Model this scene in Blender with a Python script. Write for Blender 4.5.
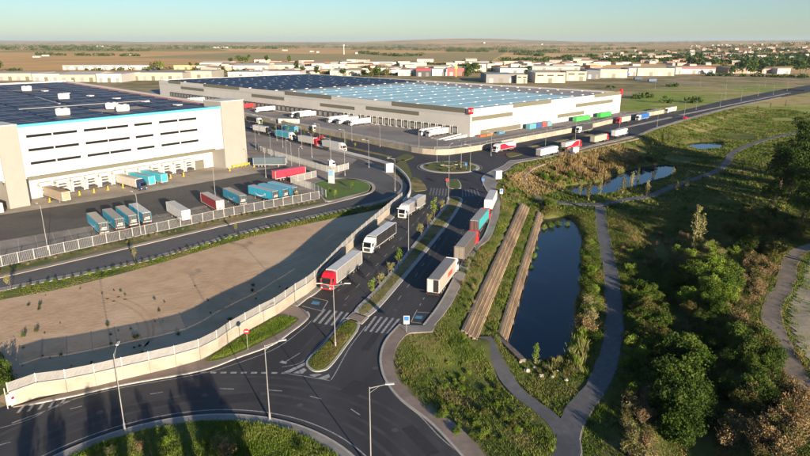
import bpy, bmesh, math, random
import numpy as np
from mathutils import Vector, Matrix
from mathutils.geometry import tessellate_polygon
random.seed(7); RNG = np.random.default_rng(7)
S = bpy.context.scene; COL = S.collection
for o in list(bpy.data.objects): bpy.data.objects.remove(o)
R = math.radians
# ------------------------------------------------------------ camera, sky, sun, exposure
CAM_H = 44.0; FPX = 620.0; PITCH = math.atan(186 / FPX)
cd = bpy.data.cameras.new('camera'); cam = bpy.data.objects.new('camera', cd); COL.objects.link(cam)
cam.location = (0, 0, CAM_H); cam.rotation_euler = (math.pi / 2 - PITCH, 0, 0)
cd.sensor_width = 36; cd.lens = 36 * FPX / 810; cd.clip_start = 0.5; cd.clip_end = 60000
S.camera = cam
SUN_EL = R(10.2); SUN_AZ = Vector((0.47, -0.883, 0)).normalized()
W = bpy.data.worlds.new('World'); S.world = W; W.use_nodes = True
wn = W.node_tree.nodes; wl = W.node_tree.links
sky = wn.new('ShaderNodeTexSky'); sky.sky_type = 'NISHITA'; sky.sun_disc = False
sky.sun_elevation = SUN_EL; sky.sun_rotation = math.atan2(SUN_AZ.x, SUN_AZ.y)
sky.air_density = 1.0; sky.dust_density = 0.5; sky.ozone_density = 3.6; sky.altitude = 600
wn['Background'].inputs[1].default_value = 0.065
wl.new(sky.outputs[0], wn['Background'].inputs[0])
sd = bpy.data.lights.new('sun', 'SUN'); sd.energy = 5.0; sd.angle = R(0.5); sd.color = (1.0, 0.82, 0.61)
sun = bpy.data.objects.new('sun', sd); COL.objects.link(sun)
sun.rotation_euler = (-(SUN_AZ * math.cos(SUN_EL)) - Vector((0, 0, math.sin(SUN_EL)))).to_track_quat('-Z', 'Y').to_euler()
S.view_settings.view_transform = 'Standard'; S.view_settings.look = 'None'; S.view_settings.gamma = 1
S.view_settings.exposure = 1.3
try:
    S.cycles.volume_bounces = 0; S.cycles.max_bounces = 6; S.cycles.transparent_max_bounces = 6
except Exception: pass

# ------------------------------------------------------------ helpers
CP, SP = math.cos(PITCH), math.sin(PITCH)
def G(px, py, z=0.0):
    """ground point (metres) that the survey of the photograph gives for a spot at height z"""
    u = (px - 405) / FPX; v = (228 - py) / FPX
    t = (z - CAM_H) / (-SP + v * CP)
    return (t * u, t * (CP + v * SP))
def GL(l, z=0.0): return [G(x, y, z) for x, y in l]
def smooth(pts, n=6, closed=False):
    out = []; N = len(pts)
    rng = range(N) if closed else range(N - 1)
    for i in rng:
        if closed: p0, p1, p2, p3 = pts[i - 1], pts[i], pts[(i + 1) % N], pts[(i + 2) % N]
        else: p0, p1, p2, p3 = pts[max(i - 1, 0)], pts[i], pts[i + 1], pts[min(i + 2, N - 1)]
        for k in range(n):
            t = k / n
            out.append(tuple(0.5 * ((2 * p1[j]) + (-p0[j] + p2[j]) * t + (2 * p0[j] - 5 * p1[j] + 4 * p2[j] - p3[j]) * t * t + (-p0[j] + 3 * p1[j] - 3 * p2[j] + p3[j]) * t ** 3) for j in range(len(p1))))
    if not closed: out.append(tuple(pts[-1]))
    return out
def area(p): return 0.5 * sum(p[i - 1][0] * p[i][1] - p[i][0] * p[i - 1][1] for i in range(len(p)))
def offset(p, d):
    """move a closed outline inward by d"""
    if area(p) < 0: p = p[::-1]
    out = []; N = len(p)
    for i in range(N):
        a, b, c = Vector(p[i - 1]), Vector(p[i]), Vector(p[(i + 1) % N])
        e1 = (b - a).normalized() if (b - a).length > 1e-6 else Vector((1, 0)); e2 = (c - b).normalized() if (c - b).length > 1e-6 else e1
        n = Vector((-(e1.y + e2.y), e1.x + e2.x))
        if n.length < 1e-5: n = Vector((-e1.y, e1.x))
        n.normalize(); k = max(0.5, n.dot(Vector((-e1.y, e1.x))))
        out.append(tuple(b + n * (d / k)))
    return out
def resample(pts, step):
    out = [pts[0]]; acc = 0
    for a, b in zip(pts[:-1], pts[1:]):
        L = math.dist(a, b)
        if L < 1e-9: continue
        s = step - acc
        while s <= L:
            t = s / L; out.append(tuple(a[j] + (b[j] - a[j]) * t for j in range(len(a)))); s += step
        acc = (acc + L) % step
    return out
class MB:
    def __init__(s): s.v = []; s.f = []
    def add(s, v, f): n = len(s.v); s.v += [tuple(x) for x in v]; s.f += [tuple(i + n for i in q) for q in f]; return s
    def box(s, x0, x1, y0, y1, z0, z1, rz=0, piv=(0, 0), off=(0, 0, 0)):
        v = [(x, y, z) for z in (z0, z1) for x, y in ((x0, y0), (x1, y0), (x1, y1), (x0, y1))]
        if rz:
            c, sn = math.cos(rz), math.sin(rz)
            v = [(piv[0] + (x - piv[0]) * c - (y - piv[1]) * sn, piv[1] + (x - piv[0]) * sn + (y - piv[1]) * c, z) for x, y, z in v]
        v = [(x + off[0], y + off[1], z + off[2]) for x, y, z in v]
        return s.add(v, [(0, 3, 2, 1), (4, 5, 6, 7), (0, 1, 5, 4), (1, 2, 6, 5), (2, 3, 7, 6), (3, 0, 4, 7)])
    def cyl(s, p0, p1, r0, r1=None, n=8):
        r1 = r0 if r1 is None else r1; p0, p1 = Vector(p0), Vector(p1); d = (p1 - p0).normalized()
        a = d.orthogonal().normalized(); b = d.cross(a)
        v = [p + (a * math.cos(2 * math.pi * k / n) + b * math.sin(2 * math.pi * k / n)) * r for p, r in ((p0, r0), (p1, r1)) for k in range(n)]
        return s.add(v, [(k, (k + 1) % n, n + (k + 1) % n, n + k) for k in range(n)] + [tuple(range(n))[::-1], tuple(range(n, 2 * n))])
    def prism(s, poly, z0, z1, bottom=False):
        if area(poly) < 0: poly = poly[::-1]
        n = len(poly); tri = tessellate_polygon([[Vector((x, y, 0)) for x, y in poly]])
        f = []
        for a, b, c in tri:
            A = (poly[b][0] - poly[a][0]) * (poly[c][1] - poly[a][1]) - (poly[c][0] - poly[a][0]) * (poly[b][1] - poly[a][1])
            f.append((a + n, b + n, c + n) if A > 0 else (a + n, c + n, b + n))
        f += [(i, (i + 1) % n, n + (i + 1) % n, n + i) for i in range(n)] if z1 > z0 else []
        return s.add([(x, y, z0) for x, y in poly] + [(x, y, z1) for x, y in poly], f)
    def profile(s, prof, y0, y1):      # prof = (x,z) outline, counter-clockwise seen from -y, extruded along y
        n = len(prof)
        return s.add([(x, y0, z) for x, z in prof] + [(x, y1, z) for x, z in prof],
                     [tuple(range(n)), tuple(range(2 * n - 1, n - 1, -1))] + [(i, n + i, n + (i + 1) % n, (i + 1) % n) for i in range(n)])
    def ribbon(s, pts, w, zf, side=0):
        """flat strip along pts; zf number or function"""
        n = len(pts); v = []
        for i, p in enumerate(pts):
            a, b = Vector(pts[max(i - 1, 0)][:2]), Vector(pts[min(i + 1, n - 1)][:2]); d = (b - a).normalized(); nn = Vector((-d.y, d.x))
            z = zf(p[0], p[1]) if callable(zf) else zf
            l, r = (w / 2, -w / 2) if side == 0 else ((w, 0) if side > 0 else (0, -w))
            v += [(p[0] + nn.x * l, p[1] + nn.y * l, z), (p[0] + nn.x * r, p[1] + nn.y * r, z)]
        return s.add(v, [(2 * i + 1, 2 * i + 3, 2 * i + 2, 2 * i) for i in range(n - 1)])
    def bar(s, pts, w, z0, z1):
        """solid strip of width w following pts"""
        n = len(pts); v = []
        for i, p in enumerate(pts):
            a, b = Vector(pts[max(i - 1, 0)][:2]), Vector(pts[min(i + 1, n - 1)][:2]); d = (b - a).normalized(); nn = Vector((-d.y, d.x)) * w / 2
            a0 = z0[i] if isinstance(z0, (list, tuple)) else z0; a1 = z1[i] if isinstance(z1, (list, tuple)) else z1
            v += [(p[0] + nn.x, p[1] + nn.y, a0), (p[0] - nn.x, p[1] - nn.y, a0), (p[0] - nn.x, p[1] - nn.y, a1), (p[0] + nn.x, p[1] + nn.y, a1)]
        f = [(0, 1, 2, 3), tuple(4 * (n - 1) + k for k in (3, 2, 1, 0))]
        for i in range(n - 1):
            for k in range(4): a = 4 * i + k; b = 4 * i + (k + 1) % 4; f.append((b, a, a + 4, b + 4))
        return s.add(v, f)
    def mesh(s, name, bevel=0, smooth_=False):
        me = bpy.data.meshes.new(name); me.from_pydata(s.v, [], s.f); me.update()
        if bevel:
            bm = bmesh.new(); bm.from_mesh(me); bmesh.ops.bevel(bm, geom=bm.edges[:], offset=bevel, segments=1, affect='EDGES', clamp_overlap=True); bm.to_mesh(me); bm.free()
        if smooth_: me.polygons.foreach_set('use_smooth', [True] * len(me.polygons))
        me.materials.append(None); return me
    def build(s, name, mat, parent=None, **k): return put(s.mesh(name, **k), name, mat, parent)
def put(me, name, mat, parent=None, loc=(0, 0, 0), rz=0, scale=None, rot=None):
    o = bpy.data.objects.new(name, me); COL.objects.link(o)
    o.location = loc; o.rotation_euler = rot if rot else (0, 0, rz)
    if scale is not None: o.scale = scale if hasattr(scale, '__len__') else (scale,) * 3
    if parent: o.parent = parent
    if mat is not None:
        if not me.materials: me.materials.append(None)
        o.material_slots[0].link = 'OBJECT'; o.material_slots[0].material = mat
    return o
MC = {}
def shared(key, fn):
    if key not in MC: MC[key] = fn()
    return MC[key]
def tag(o, label=None, cat=None, group=None, kind=None):
    if label: o['label'] = label
    if cat: o['category'] = cat
    if group: o['group'] = group
    if kind: o['kind'] = kind
    return o
def thing(name, label, cat, loc=(0, 0, 0), rz=0, group=None):
    o = bpy.data.objects.new(name, None); COL.objects.link(o); o.empty_display_size = 0.2
    o.location = loc if len(loc) == 3 else (loc[0], loc[1], 0); o.rotation_euler = (0, 0, rz)
    return tag(o, label, cat, group)
def struct(o): o['kind'] = 'structure'; return o
_o1 = 'zeroth first second third fourth fifth sixth seventh eighth ninth tenth eleventh twelfth thirteenth fourteenth fifteenth sixteenth seventeenth eighteenth nineteenth'.split()
_o10 = 'x x twenty thirty forty fifty sixty seventy eighty ninety'.split(); _oe = 'x x twentieth thirtieth fortieth fiftieth sixtieth seventieth eightieth ninetieth'.split()
def ORD(i):
    if i < 20: return _o1[i]
    return (_oe[i // 10] if i % 10 == 0 else _o10[i // 10] + '-' + _o1[i % 10]) if i < 100 else 'hundred-and-' + (_o1[i - 100] if i - 100 < 20 else ORD(i - 100))

# ------------------------------------------------------------ materials
def hexl(h):
    h = h.lstrip('#'); c = [int(h[i:i + 2], 16) / 255 for i in (0, 2, 4)]
    return tuple(x / 12.92 if x < 0.04045 else ((x + 0.055) / 1.055) ** 2.4 for x in c)
MATS = {}
def mat(name, c1, c2=None, scale=1.0, rough=0.8, bump=0.0, bscale=None, c3=None, s3=0.05, metal=0.0, spec=0.3, coord='world', stretch=None, detail=6, lo=0.35, hi=0.65, lo3=0.45, hi3=0.6):
    """principled surface whose colour wanders between c1, c2 (fine noise) and c3 (broad patches)"""
    if name in MATS: return MATS[name]
    m = bpy.data.materials.new(name); m.use_nodes = True; nt = m.node_tree; n = nt.nodes; L = nt.links
    b = n['Principled BSDF']; b.inputs['Roughness'].default_value = rough; b.inputs['Metallic'].default_value = metal
    b.inputs['Specular IOR Level'].default_value = spec
    c1 = (*c1[:3], 1); b.inputs['Base Color'].default_value = c1
    if coord == 'world': src = n.new('ShaderNodeNewGeometry').outputs['Position']
    else: src = n.new('ShaderNodeTexCoord').outputs['Object']
    if stretch:
        mp = n.new('ShaderNodeMapping'); L.new(src, mp.inputs[0]); mp.inputs['Rotation'].default_value = (0, 0, stretch[3] if len(stretch) > 3 else 0); mp.inputs['Scale'].default_value = stretch[:3]; src = mp.outputs[0]
    def noise(sc, d=detail):
        t = n.new('ShaderNodeTexNoise'); t.inputs['Scale'].default_value = sc; t.inputs['Detail'].default_value = d; t.inputs['Roughness'].default_value = 0.62; L.new(src, t.inputs['Vector']); return t.outputs['Fac']
    def ramp(f, a, z):
        r = n.new('ShaderNodeMapRange'); r.inputs[1].default_value = a; r.inputs[2].default_value = z; L.new(f, r.inputs[0]); return r.outputs[0]
    def mix(f, a, bb):
        x = n.new('ShaderNodeMix'); x.data_type = 'RGBA'; L.new(f, x.inputs[0])
        for i, q in ((6, a), (7, bb)):
            if isinstance(q, tuple): x.inputs[i].default_value = q
            else: L.new(q, x.inputs[i])
        return x.outputs[2]
    col = c1
    if c2: col = mix(ramp(noise(scale), lo, hi), c1, (*c2[:3], 1))
    if c3: col = mix(ramp(noise(s3, 4), lo3, hi3), col, (*c3[:3], 1))
    if col is not c1: L.new(col, b.inputs['Base Color'])
    if bump:
        bp = n.new('ShaderNodeBump'); bp.inputs['Strength'].default_value = bump; bp.inputs['Distance'].default_value = 0.14 / (bscale or scale * 2)
        L.new(noise(bscale or scale * 2), bp.inputs['Height']); L.new(bp.outputs[0], b.inputs['Normal'])
    MATS[name] = m; return m
def foliage(name, cols, trans=0.25, nscale=0.25, contrast=1.3):
    """leaf surface: every leaf picks its own tone from cols, with broad drift over the plant"""
    if name in MATS: return MATS[name]
    m = bpy.data.materials.new(name); m.use_nodes = True; nt = m.node_tree; n = nt.nodes; L = nt.links
    n.remove(n['Principled BSDF']); out = n['Material Output']
    g = n.new('ShaderNodeNewGeometry'); oi = n.new('ShaderNodeObjectInfo'); tn = n.new('ShaderNodeTexNoise'); tn.inputs['Scale'].default_value = nscale; L.new(g.outputs['Position'], tn.inputs['Vector'])
    a = n.new('ShaderNodeMath'); a.operation = 'MULTIPLY_ADD'; L.new(g.outputs['Random Per Island'], a.inputs[0]); a.inputs[1].default_value = 0.45
    b = n.new('ShaderNodeMath'); b.operation = 'MULTIPLY_ADD'; L.new(oi.outputs['Random'], b.inputs[0]); b.inputs[1].default_value = 0.3; b.inputs[2].default_value = -0.25
    c = n.new('ShaderNodeMath'); c.operation = 'ADD'; k_ = n.new('ShaderNodeMath'); k_.operation = 'MULTIPLY_ADD'; L.new(tn.outputs['Fac'], k_.inputs[0]); k_.inputs[1].default_value = contrast; k_.inputs[2].default_value = .5 - .5 * contrast; L.new(k_.outputs[0], c.inputs[0]); L.new(b.outputs[0], c.inputs[1]); L.new(c.outputs[0], a.inputs[2])
    r = n.new('ShaderNodeValToRGB'); e = r.color_ramp.elements
    while len(e) < len(cols): e.new(0.5)
    for i, q in enumerate(cols): e[i].position = 0.12 + 0.76 * i / max(1, len(cols) - 1); e[i].color = (*q[:3], 1)
    L.new(a.outputs[0], r.inputs[0])
    d = n.new('ShaderNodeBsdfDiffuse'); t = n.new('ShaderNodeBsdfTranslucent'); mx = n.new('ShaderNodeMixShader'); mx.inputs[0].default_value = trans
    L.new(r.outputs[0], d.inputs[0]); L.new(r.outputs[0], t.inputs[0]); L.new(d.outputs[0], mx.inputs[1]); L.new(t.outputs[0], mx.inputs[2]); L.new(mx.outputs[0], out.inputs[0])
    MATS[name] = m; return m
def flat(name, h, rough=0.5, metal=0.0, spec=0.4, wear=0.12):
    c = hexl(h) if isinstance(h, str) else h
    d = tuple(x * (1 - wear * 2) for x in c)
    return mat(name, c, d, scale=1.3, rough=rough, metal=metal, spec=spec, coord='object', lo=0.45, hi=0.8)
M = {}
M['asphalt'] = mat('asphalt', (.050, .051, .056), (.072, .072, .076), .8, .82, .25, 12, (.040, .041, .045), .10, stretch=(1, .25, 1, R(-15)), lo=.3, hi=.7, lo3=.42, hi3=.58)
M['asphalt_old'] = mat('asphalt_old', (.25, .215, .185), (.31, .27, .235), .6, .88, .2, 9, (.20, .172, .15), .09, stretch=(.25, 1, 1, R(-38)))
M['asphalt_pale'] = mat('asphalt_pale', (.225, .208, .20), (.27, .25, .24), .5, .88, .2, 9, (.19, .177, .17), .05)
M['asphalt_worn'] = mat('asphalt_worn', (.060, .061, .065), (.072, .072, .076), .5, .8, .2, 9, (.05, .051, .056), .2)
M['paint_old'] = mat('paint_old', (.20, .20, .20), (.10, .10, .10), 1.2, .7, lo=.4, hi=.65)
M['asphalt_lane'] = mat('asphalt_lane', (.085, .08, .072), (.11, .105, .095), .8, .88, .2, 9, (.07, .066, .06), .05)
M['asphalt_road'] = mat('asphalt_road', (.10, .10, .10), (.125, .123, .12), .8, .85, .2, 9, (.085, .085, .085), .04)
M['apron'] = mat('apron', (.36, .31, .25), (.43, .38, .31), .5, .9, .1, 5, (.30, .26, .21), .08)
M['bay'] = mat('bay', (.23, .21, .185), (.29, .27, .235), .5, .9, .1, 5, (.2, .18, .16), .08)
M['sidewalk'] = mat('sidewalk', (.235, .185, .155), (.285, .23, .195), 2.0, .9, .2, 9, (.20, .16, .14), .15)
M['sidewalk_grey'] = mat('sidewalk_grey', (.25, .235, .215), (.30, .285, .26), 2.0, .9, .2, 9, (.2, .19, .175), .15)
M['kerb'] = mat('kerb', (.36, .34, .31), (.44, .42, .39), 1.5, .85, .1)
M['paint'] = mat('paint', (.40, .395, .385), (.14, .14, .14), 2.2, .7, lo=.42, hi=.72)
M['paint_blue'] = mat('paint_blue', (.06, .22, .40), (.09, .26, .42), 1.8, .7)
M['sand'] = mat('sand', (.58, .40, .245), (.46, .315, .195), .35, .95, .6, 1.3, (.60, .445, .30), .045, lo=.35, hi=.65, detail=9)
M['sand_track'] = mat('sand_track', (.44, .305, .19), (.53, .37, .235), .8, .95, .6, 2.0)
M['grass'] = mat('grass', (.075, .11, .022), (.11, .135, .035), .9, .95, .8, 3, (.13, .12, .05), .09)
M['lawn'] = mat('lawn', (.085, .165, .026), (.115, .185, .036), 1.2, .95, .6, 4, (.10, .12, .04), .12)
M['dry'] = mat('dry', (.30, .225, .11), (.20, .17, .075), .7, .95, .8, 3, (.09, .11, .03), .12)
M['path'] = mat('path', (.105, .107, .115), (.145, .147, .155), 1.2, .9, .3, 8, (.11, .11, .11), .12)
M['dirt'] = mat('dirt', (.22, .18, .14), (.27, .225, .18), 1.2, .95, .5, 6, (.18, .15, .12), .12)
M['wall_cream'] = mat('wall_cream', (.36, .33, .27), (.32, .29, .24), .6, .9, .15, 4, (.28, .25, .205), .25)
M['white_metal'] = flat('white_metal', (.46, .46, .44), .45)
M['galv'] = flat('galv', (.30, .30, .30), .5, .2)
M['dark_metal'] = flat('dark_metal', (.05, .05, .055), .5)
M['tyre'] = flat('tyre', (.018, .018, .019), .8)
M['glass'] = flat('glass', (.012, .016, .02), .08, 0, .6, .0)
M['white'] = flat('white', (.62, .61, .59), .5)
M['offwhite'] = flat('offwhite', (.60, .58, .53), .6)
M['yellow'] = flat('yellow', (.62, .40, .02), .5)
M['red'] = flat('red', (.56, .02, .03), .4)
M['facade'] = mat('facade', (.45, .465, .485), (.425, .44, .46), .25, .6, .03, 1.0, coord='object')
M['taupe'] = mat('taupe', (.30, .285, .262), (.28, .265, .243), .3, .7, .03, 1, coord='object')
M['olive'] = flat('olive', (.15, .145, .11), .5)
M['cyan_trim'] = flat('cyan_trim', (.09, .47, .60), .5)
M['solar'] = mat('solar', (.012, .020, .052), (.020, .030, .066), .35, .5, spec=.12, coord='object')
M['roof_grey'] = mat('roof_grey', (.30, .29, .28), (.36, .35, .34), .15, .8)
M['roof_beige'] = mat('roof_beige', (.34, .29, .25), (.40, .34, .29), .15, .8)
M['roof_sky_sheen'] = mat('roof_sky_sheen', (.36, .60, .67), (.41, .63, .69), .12, .6, c3=(.33, .42, .45), s3=.02)  # pale blue stands for sky reflected in the solar panels
M['light_grey_wall'] = mat('light_grey_wall', (.50, .49, .465), (.465, .455, .43), .15, .6, coord='object')
M['timber'] = mat('timber', (.43, .315, .20), (.34, .25, .16), 1.4, .85, .4, 6, (.23, .17, .115), .25, stretch=(1, .2, 1, R(-18)))
M['timber_top'] = mat('timber_top', (.17, .145, .12), (.125, .105, .09), 1.4, .9, .4, 6, stretch=(1, .2, 1, R(-18)))
M['bark'] = flat('bark', (.12, .09, .065), .9)
M['bark_pale'] = flat('bark_pale', (.34, .29, .23), .9)
M['rock'] = mat('rock', (.42, .37, .30), (.33, .29, .24), 1.5, .9, .4)
F_ = {}
F_['green'] = foliage('leaf_green', [(.020, .042, .008), (.040, .076, .013), (.072, .118, .020), (.12, .165, .035)])
F_['bright'] = foliage('leaf_bright', [(.05, .09, .012), (.10, .17, .02), (.17, .25, .035), (.24, .30, .06)])
F_['dark'] = foliage('leaf_dark', [(.016, .032, .007), (.030, .056, .012), (.050, .085, .019), (.08, .115, .028)])
F_['olive'] = foliage('leaf_olive', [(.04, .05, .014), (.075, .085, .024), (.12, .12, .036), (.17, .15, .05)])
F_['pale'] = foliage('leaf_pale', [(.10, .11, .04), (.17, .175, .065), (.25, .24, .10), (.32, .29, .14)])
F_['straw'] = foliage('leaf_straw', [(.11, .075, .032), (.19, .13, .055), (.27, .19, .09), (.33, .25, .13)])
F_['mixed'] = foliage('grass_mixed', [(.040, .07, .012), (.075, .115, .019), (.12, .165, .03), (.16, .185, .045), (.22, .19, .08)], nscale=.16, contrast=2.2)
F_['meadow'] = foliage('grass_meadow', [(.07, .12, .016), (.11, .18, .024), (.16, .23, .036), (.21, .25, .06)], nscale=.14, contrast=1.8)
F_['drygrass'] = foliage('grass_dry', [(.10, .09, .03), (.20, .145, .06), (.29, .205, .095), (.36, .27, .14)], nscale=.08)
mw = bpy.data.materials.new('water'); mw.use_nodes = True; b = mw.node_tree.nodes['Principled BSDF']
b.inputs['Base Color'].default_value = (.004, .012, .028, 1); b.inputs['Roughness'].default_value = .02; b.inputs['IOR'].default_value = 1.333
_t = mw.node_tree.nodes.new('ShaderNodeTexNoise'); _t.inputs['Scale'].default_value = .6; _t.inputs['Detail'].default_value = 4
_g = mw.node_tree.nodes.new('ShaderNodeNewGeometry'); mw.node_tree.links.new(_g.outputs['Position'], _t.inputs['Vector'])
_b = mw.node_tree.nodes.new('ShaderNodeBump'); _b.inputs['Strength'].default_value = .03; _b.inputs['Distance'].default_value = .1
mw.node_tree.links.new(_t.outputs['Fac'], _b.inputs['Height']); mw.node_tree.links.new(_b.outputs[0], b.inputs['Normal'])
M['water'] = mw
# ------------------------------------------------------------ terrain
def pdist(x, y, pts, closed=False):
    d = np.full(x.shape, 1e18)
    P = list(pts) + ([pts[0]] if closed else [])
    for (ax, ay), (bx, by) in zip(P[:-1], P[1:]):
        dx, dy = bx - ax, by - ay; L2 = dx * dx + dy * dy + 1e-12
        t = np.clip(((x - ax) * dx + (y - ay) * dy) / L2, 0, 1)
        d = np.minimum(d, (x - ax - t * dx) ** 2 + (y - ay - t * dy) ** 2)
    return np.sqrt(d)
def inside(x, y, pts):
    r = np.zeros(x.shape, bool); n = len(pts)
    for i in range(n):
        (ax, ay), (bx, by) = pts[i - 1], pts[i]
        c = ((ay > y) != (by > y)); q = (bx - ax) * (y - ay) / ((by - ay) if abs(by - ay) > 1e-12 else 1e-12) + ax
        r ^= c & (x < q)
    return r
def sdist(x, y, poly):
    d = pdist(x, y, poly, True); return np.where(inside(x, y, poly), -d, d)
def sstep(a, b, x): t = np.clip((x - a) / (b - a), 0, 1); return t * t * (3 - 2 * t)
def wob(x, y):
    return (np.sin(x * .11 + 1.3) * np.cos(y * .09) + .6 * np.sin(x * .23 + y * .17) + .45 * np.cos(x * .41 - y * .37 + 2) + .3 * np.sin(x * .83 + y * .71)) / 2.2
EDGE_PX = [(520, 500), (486, 456), (457, 425), (425, 406), (400, 382), (393, 362), (397, 346), (408, 334), (433, 333), (437, 322), (454, 300), (476, 252), (491, 237), (500, 212), (500, 196), (496, 190), (498, 182), (506, 172), (520, 163), (554, 157), (596, 146.5), (638, 137), (660, 128.5), (724, 110.5), (781, 98.5), (840, 86)]
EDGE = GL(EDGE_PX)
LOW = EDGE + [(3000, 2600), (3000, -400), (20, -400)]
ZL = -3.5; ZW = -4.5
POND_PX = [(507, 338), (519, 300), (530, 262), (541, 226), (548, 219), (570, 218), (581, 236), (580, 252), (582, 280), (575, 306), (575, 328), (570, 349), (557, 361), (537, 363), (526, 361)]
POND2_PX = [(560, 188), (574, 185), (600, 182), (620, 173.5), (641, 167), (668, 165), (676, 170), (668, 177), (645, 184), (623, 190), (608, 195), (583, 197)]
POND3_PX = [(685, 144.5), (701, 142), (720, 143), (721, 148.5), (706, 150.5), (690, 148.5)]
POND = smooth(GL(POND_PX, ZW), 3, True); POND2 = smooth(GL(POND2_PX, ZW), 3, True); POND3 = smooth(GL(POND3_PX, ZW), 3, True)
PATH_A = smooth(GL([(556, 490), (567, 456), (568, 436), (578, 412), (596, 388), (608, 360), (614, 330), (613, 300), (610, 270), (605, 245), (601, 222), (600, 207)], ZL), 6)
PATH_B = smooth(GL([(569, 445), (549, 418), (516, 392), (500, 370), (490, 352), (484, 340)], -3.1), 6)
PATH_C = smooth(GL([(850, 410), (812, 393), (790, 364), (778, 337), (771, 316), (775, 300), (783, 290), (787, 276), (790, 262), (800, 251), (830, 243)], ZL), 6)
PATH_D = smooth(GL([(547, 204), (570, 204), (600, 205), (625, 200), (650, 196), (680, 184), (714, 172.5), (726, 163), (733, 153), (748, 146), (766, 140), (800, 133)], ZL), 6)
PATH_E = smooth(GL([(545, 203), (536, 192), (522, 180), (530, 170), (552, 163), (590, 152), (640, 140.5)], -1.5), 6)
STREAM = smooth(GL([(655, 235), (664, 262), (660, 300), (676, 345), (692, 390), (700, 430), (702, 480)], -5), 5)
PATHS = [PATH_A, PATH_B, PATH_C, PATH_D]
STRIP = GL([(474, 342), (527.5, 203), (537.5, 212), (498, 334), (488, 343)], -2.45); TER2P = GL([(499, 334), (538, 212), (545, 212), (511, 336), (528, 360), (521, 362)], -3); TER1P = GL([(464, 331), (521.5, 204), (527, 204), (474, 340)], -1.2)
def hz(x, y):
    x = np.asarray(x, float); y = np.asarray(y, float)
    d = np.where(inside(x, y, LOW), pdist(x, y, EDGE), 0)
    z = np.interp(d, [0, 1, 4, 8, 16, 30], [0, -.1, -.7, -2.1, -3.2, -3.5])
    dp = np.minimum.reduce([pdist(x, y, p) for p in PATHS])
    rr = np.hypot(x, y)
    z = z + wob(x, y) * .55 * sstep(8, 22, d) * sstep(2, 8, dp) * (1 - sstep(280, 420, rr))
    # embankment of tall dry grass between the far road and the second pond
    z = z * (1 - .75 * sstep(320, 600, rr))
    ds = pdist(x, y, STREAM); z = z - 2.0 * (1 - sstep(1.5, 8, ds)) * sstep(10, 20, d)
    for P in (POND, POND2, POND3):
        s = sdist(x, y, P); z = z + (np.minimum(z, ZW - 1.4) - z) * sstep(1.6, -1.8, s)
    z = np.where(inside(x, y, STRIP), -2.45, z); z = np.where(inside(x, y, TER2P), -4.6, z); z = np.where(inside(x, y, TER1P), np.minimum(z, -1.9), z)
    far = sstep(1300, 3500, rr)
    z = z + far * (6 * np.sin(x * .0011 + .5) * np.cos(y * .0009) + 5 * np.sin(x * .0004 + y * .0007))
    z = z + sstep(.18, .62, x / np.maximum(y, 1)) * sstep(1300, 4500, y) * 34
    z = z + sstep(8000, 15000, y) * (34 + 85 * np.maximum(0, np.sin(x * .00037 + 1.2) * .6 + np.sin(x * .00091) * .4))
    return z
def bil(Gd, x, y):
    i = min(max(int(np.searchsorted(gx, x)) - 1, 0), len(gx) - 2); j = min(max(int(np.searchsorted(gy, y)) - 1, 0), len(gy) - 2)
    u = (x - gx[i]) / (gx[i + 1] - gx[i]); v = (y - gy[j]) / (gy[j + 1] - gy[j])
    return float((Gd[j, i] * (1 - u) + Gd[j, i + 1] * u) * (1 - v) + (Gd[j + 1, i] * (1 - u) + Gd[j + 1, i + 1] * u) * v)
def h1(x, y): return bil(ZZ, x, y)
def hzp(x, y): # smooth bed of the footpaths
    return h1(x, y) + .10
def axis(a, b, step, lo, hi, grow=1.16):
    v = list(np.arange(a, b + step * .5, step)); s = step
    while v[-1] < hi: s *= grow; v.append(v[-1] + s)
    s = step; w = [a]
    while w[0] > lo: s *= grow; w.insert(0, w[0] - s)
    return np.array(w[:-1] + v)
gx = axis(-10, 175, 1.6, -26000, 26000); gy = axis(36, 300, 1.6, -400, 26000)
XX, YY = np.meshgrid(gx, gy); ZZ = hz(XX, YY)
DPG = np.minimum.reduce([pdist(XX, YY, p) for p in PATHS]); DSG = np.minimum.reduce([sdist(XX, YY, p) for p in (POND, POND2, POND3)])
def grid_mesh(name, XX, YY, ZZ):
    ny, nx = XX.shape; me = bpy.data.meshes.new(name)
    v = np.stack([XX, YY, ZZ], -1).reshape(-1, 3); i = np.arange(ny * nx).reshape(ny, nx)
    q = np.stack([i[:-1, :-1], i[:-1, 1:], i[1:, 1:], i[1:, :-1]], -1).reshape(-1, 4)
    me.from_pydata(v.tolist(), [], q.tolist()); me.polygons.foreach_set('use_smooth', [True] * len(me.polygons)); me.update(); me.materials.append(None); return me
# land colour: farmland parcels far out, scrub and meadow close in
gm = bpy.data.materials.new('land'); gm.use_nodes = True; nt = gm.node_tree; n = nt.nodes; L = nt.links; bs = n['Principled BSDF']; bs.inputs['Roughness'].default_value = .95; bs.inputs['Specular IOR Level'].default_value = .1
geo = n.new('ShaderNodeNewGeometry')
mp = n.new('ShaderNodeMapping'); mp.inputs['Scale'].default_value = (.0013, .0011, 0); mp.inputs['Rotation'].default_value = (0, 0, R(12)); L.new(geo.outputs['Position'], mp.inputs[0])
vo = n.new('ShaderNodeTexVoronoi'); vo.inputs['Scale'].default_value = 1.0; vo.inputs['Randomness'].default_value = .85; L.new(mp.outputs[0], vo.inputs['Vector'])
sx = n.new('ShaderNodeSeparateColor'); L.new(vo.outputs['Color'], sx.inputs[0])
r1 = n.new('ShaderNodeValToRGB'); r1.color_ramp.interpolation = 'CONSTANT'; e = r1.color_ramp.elements
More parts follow.
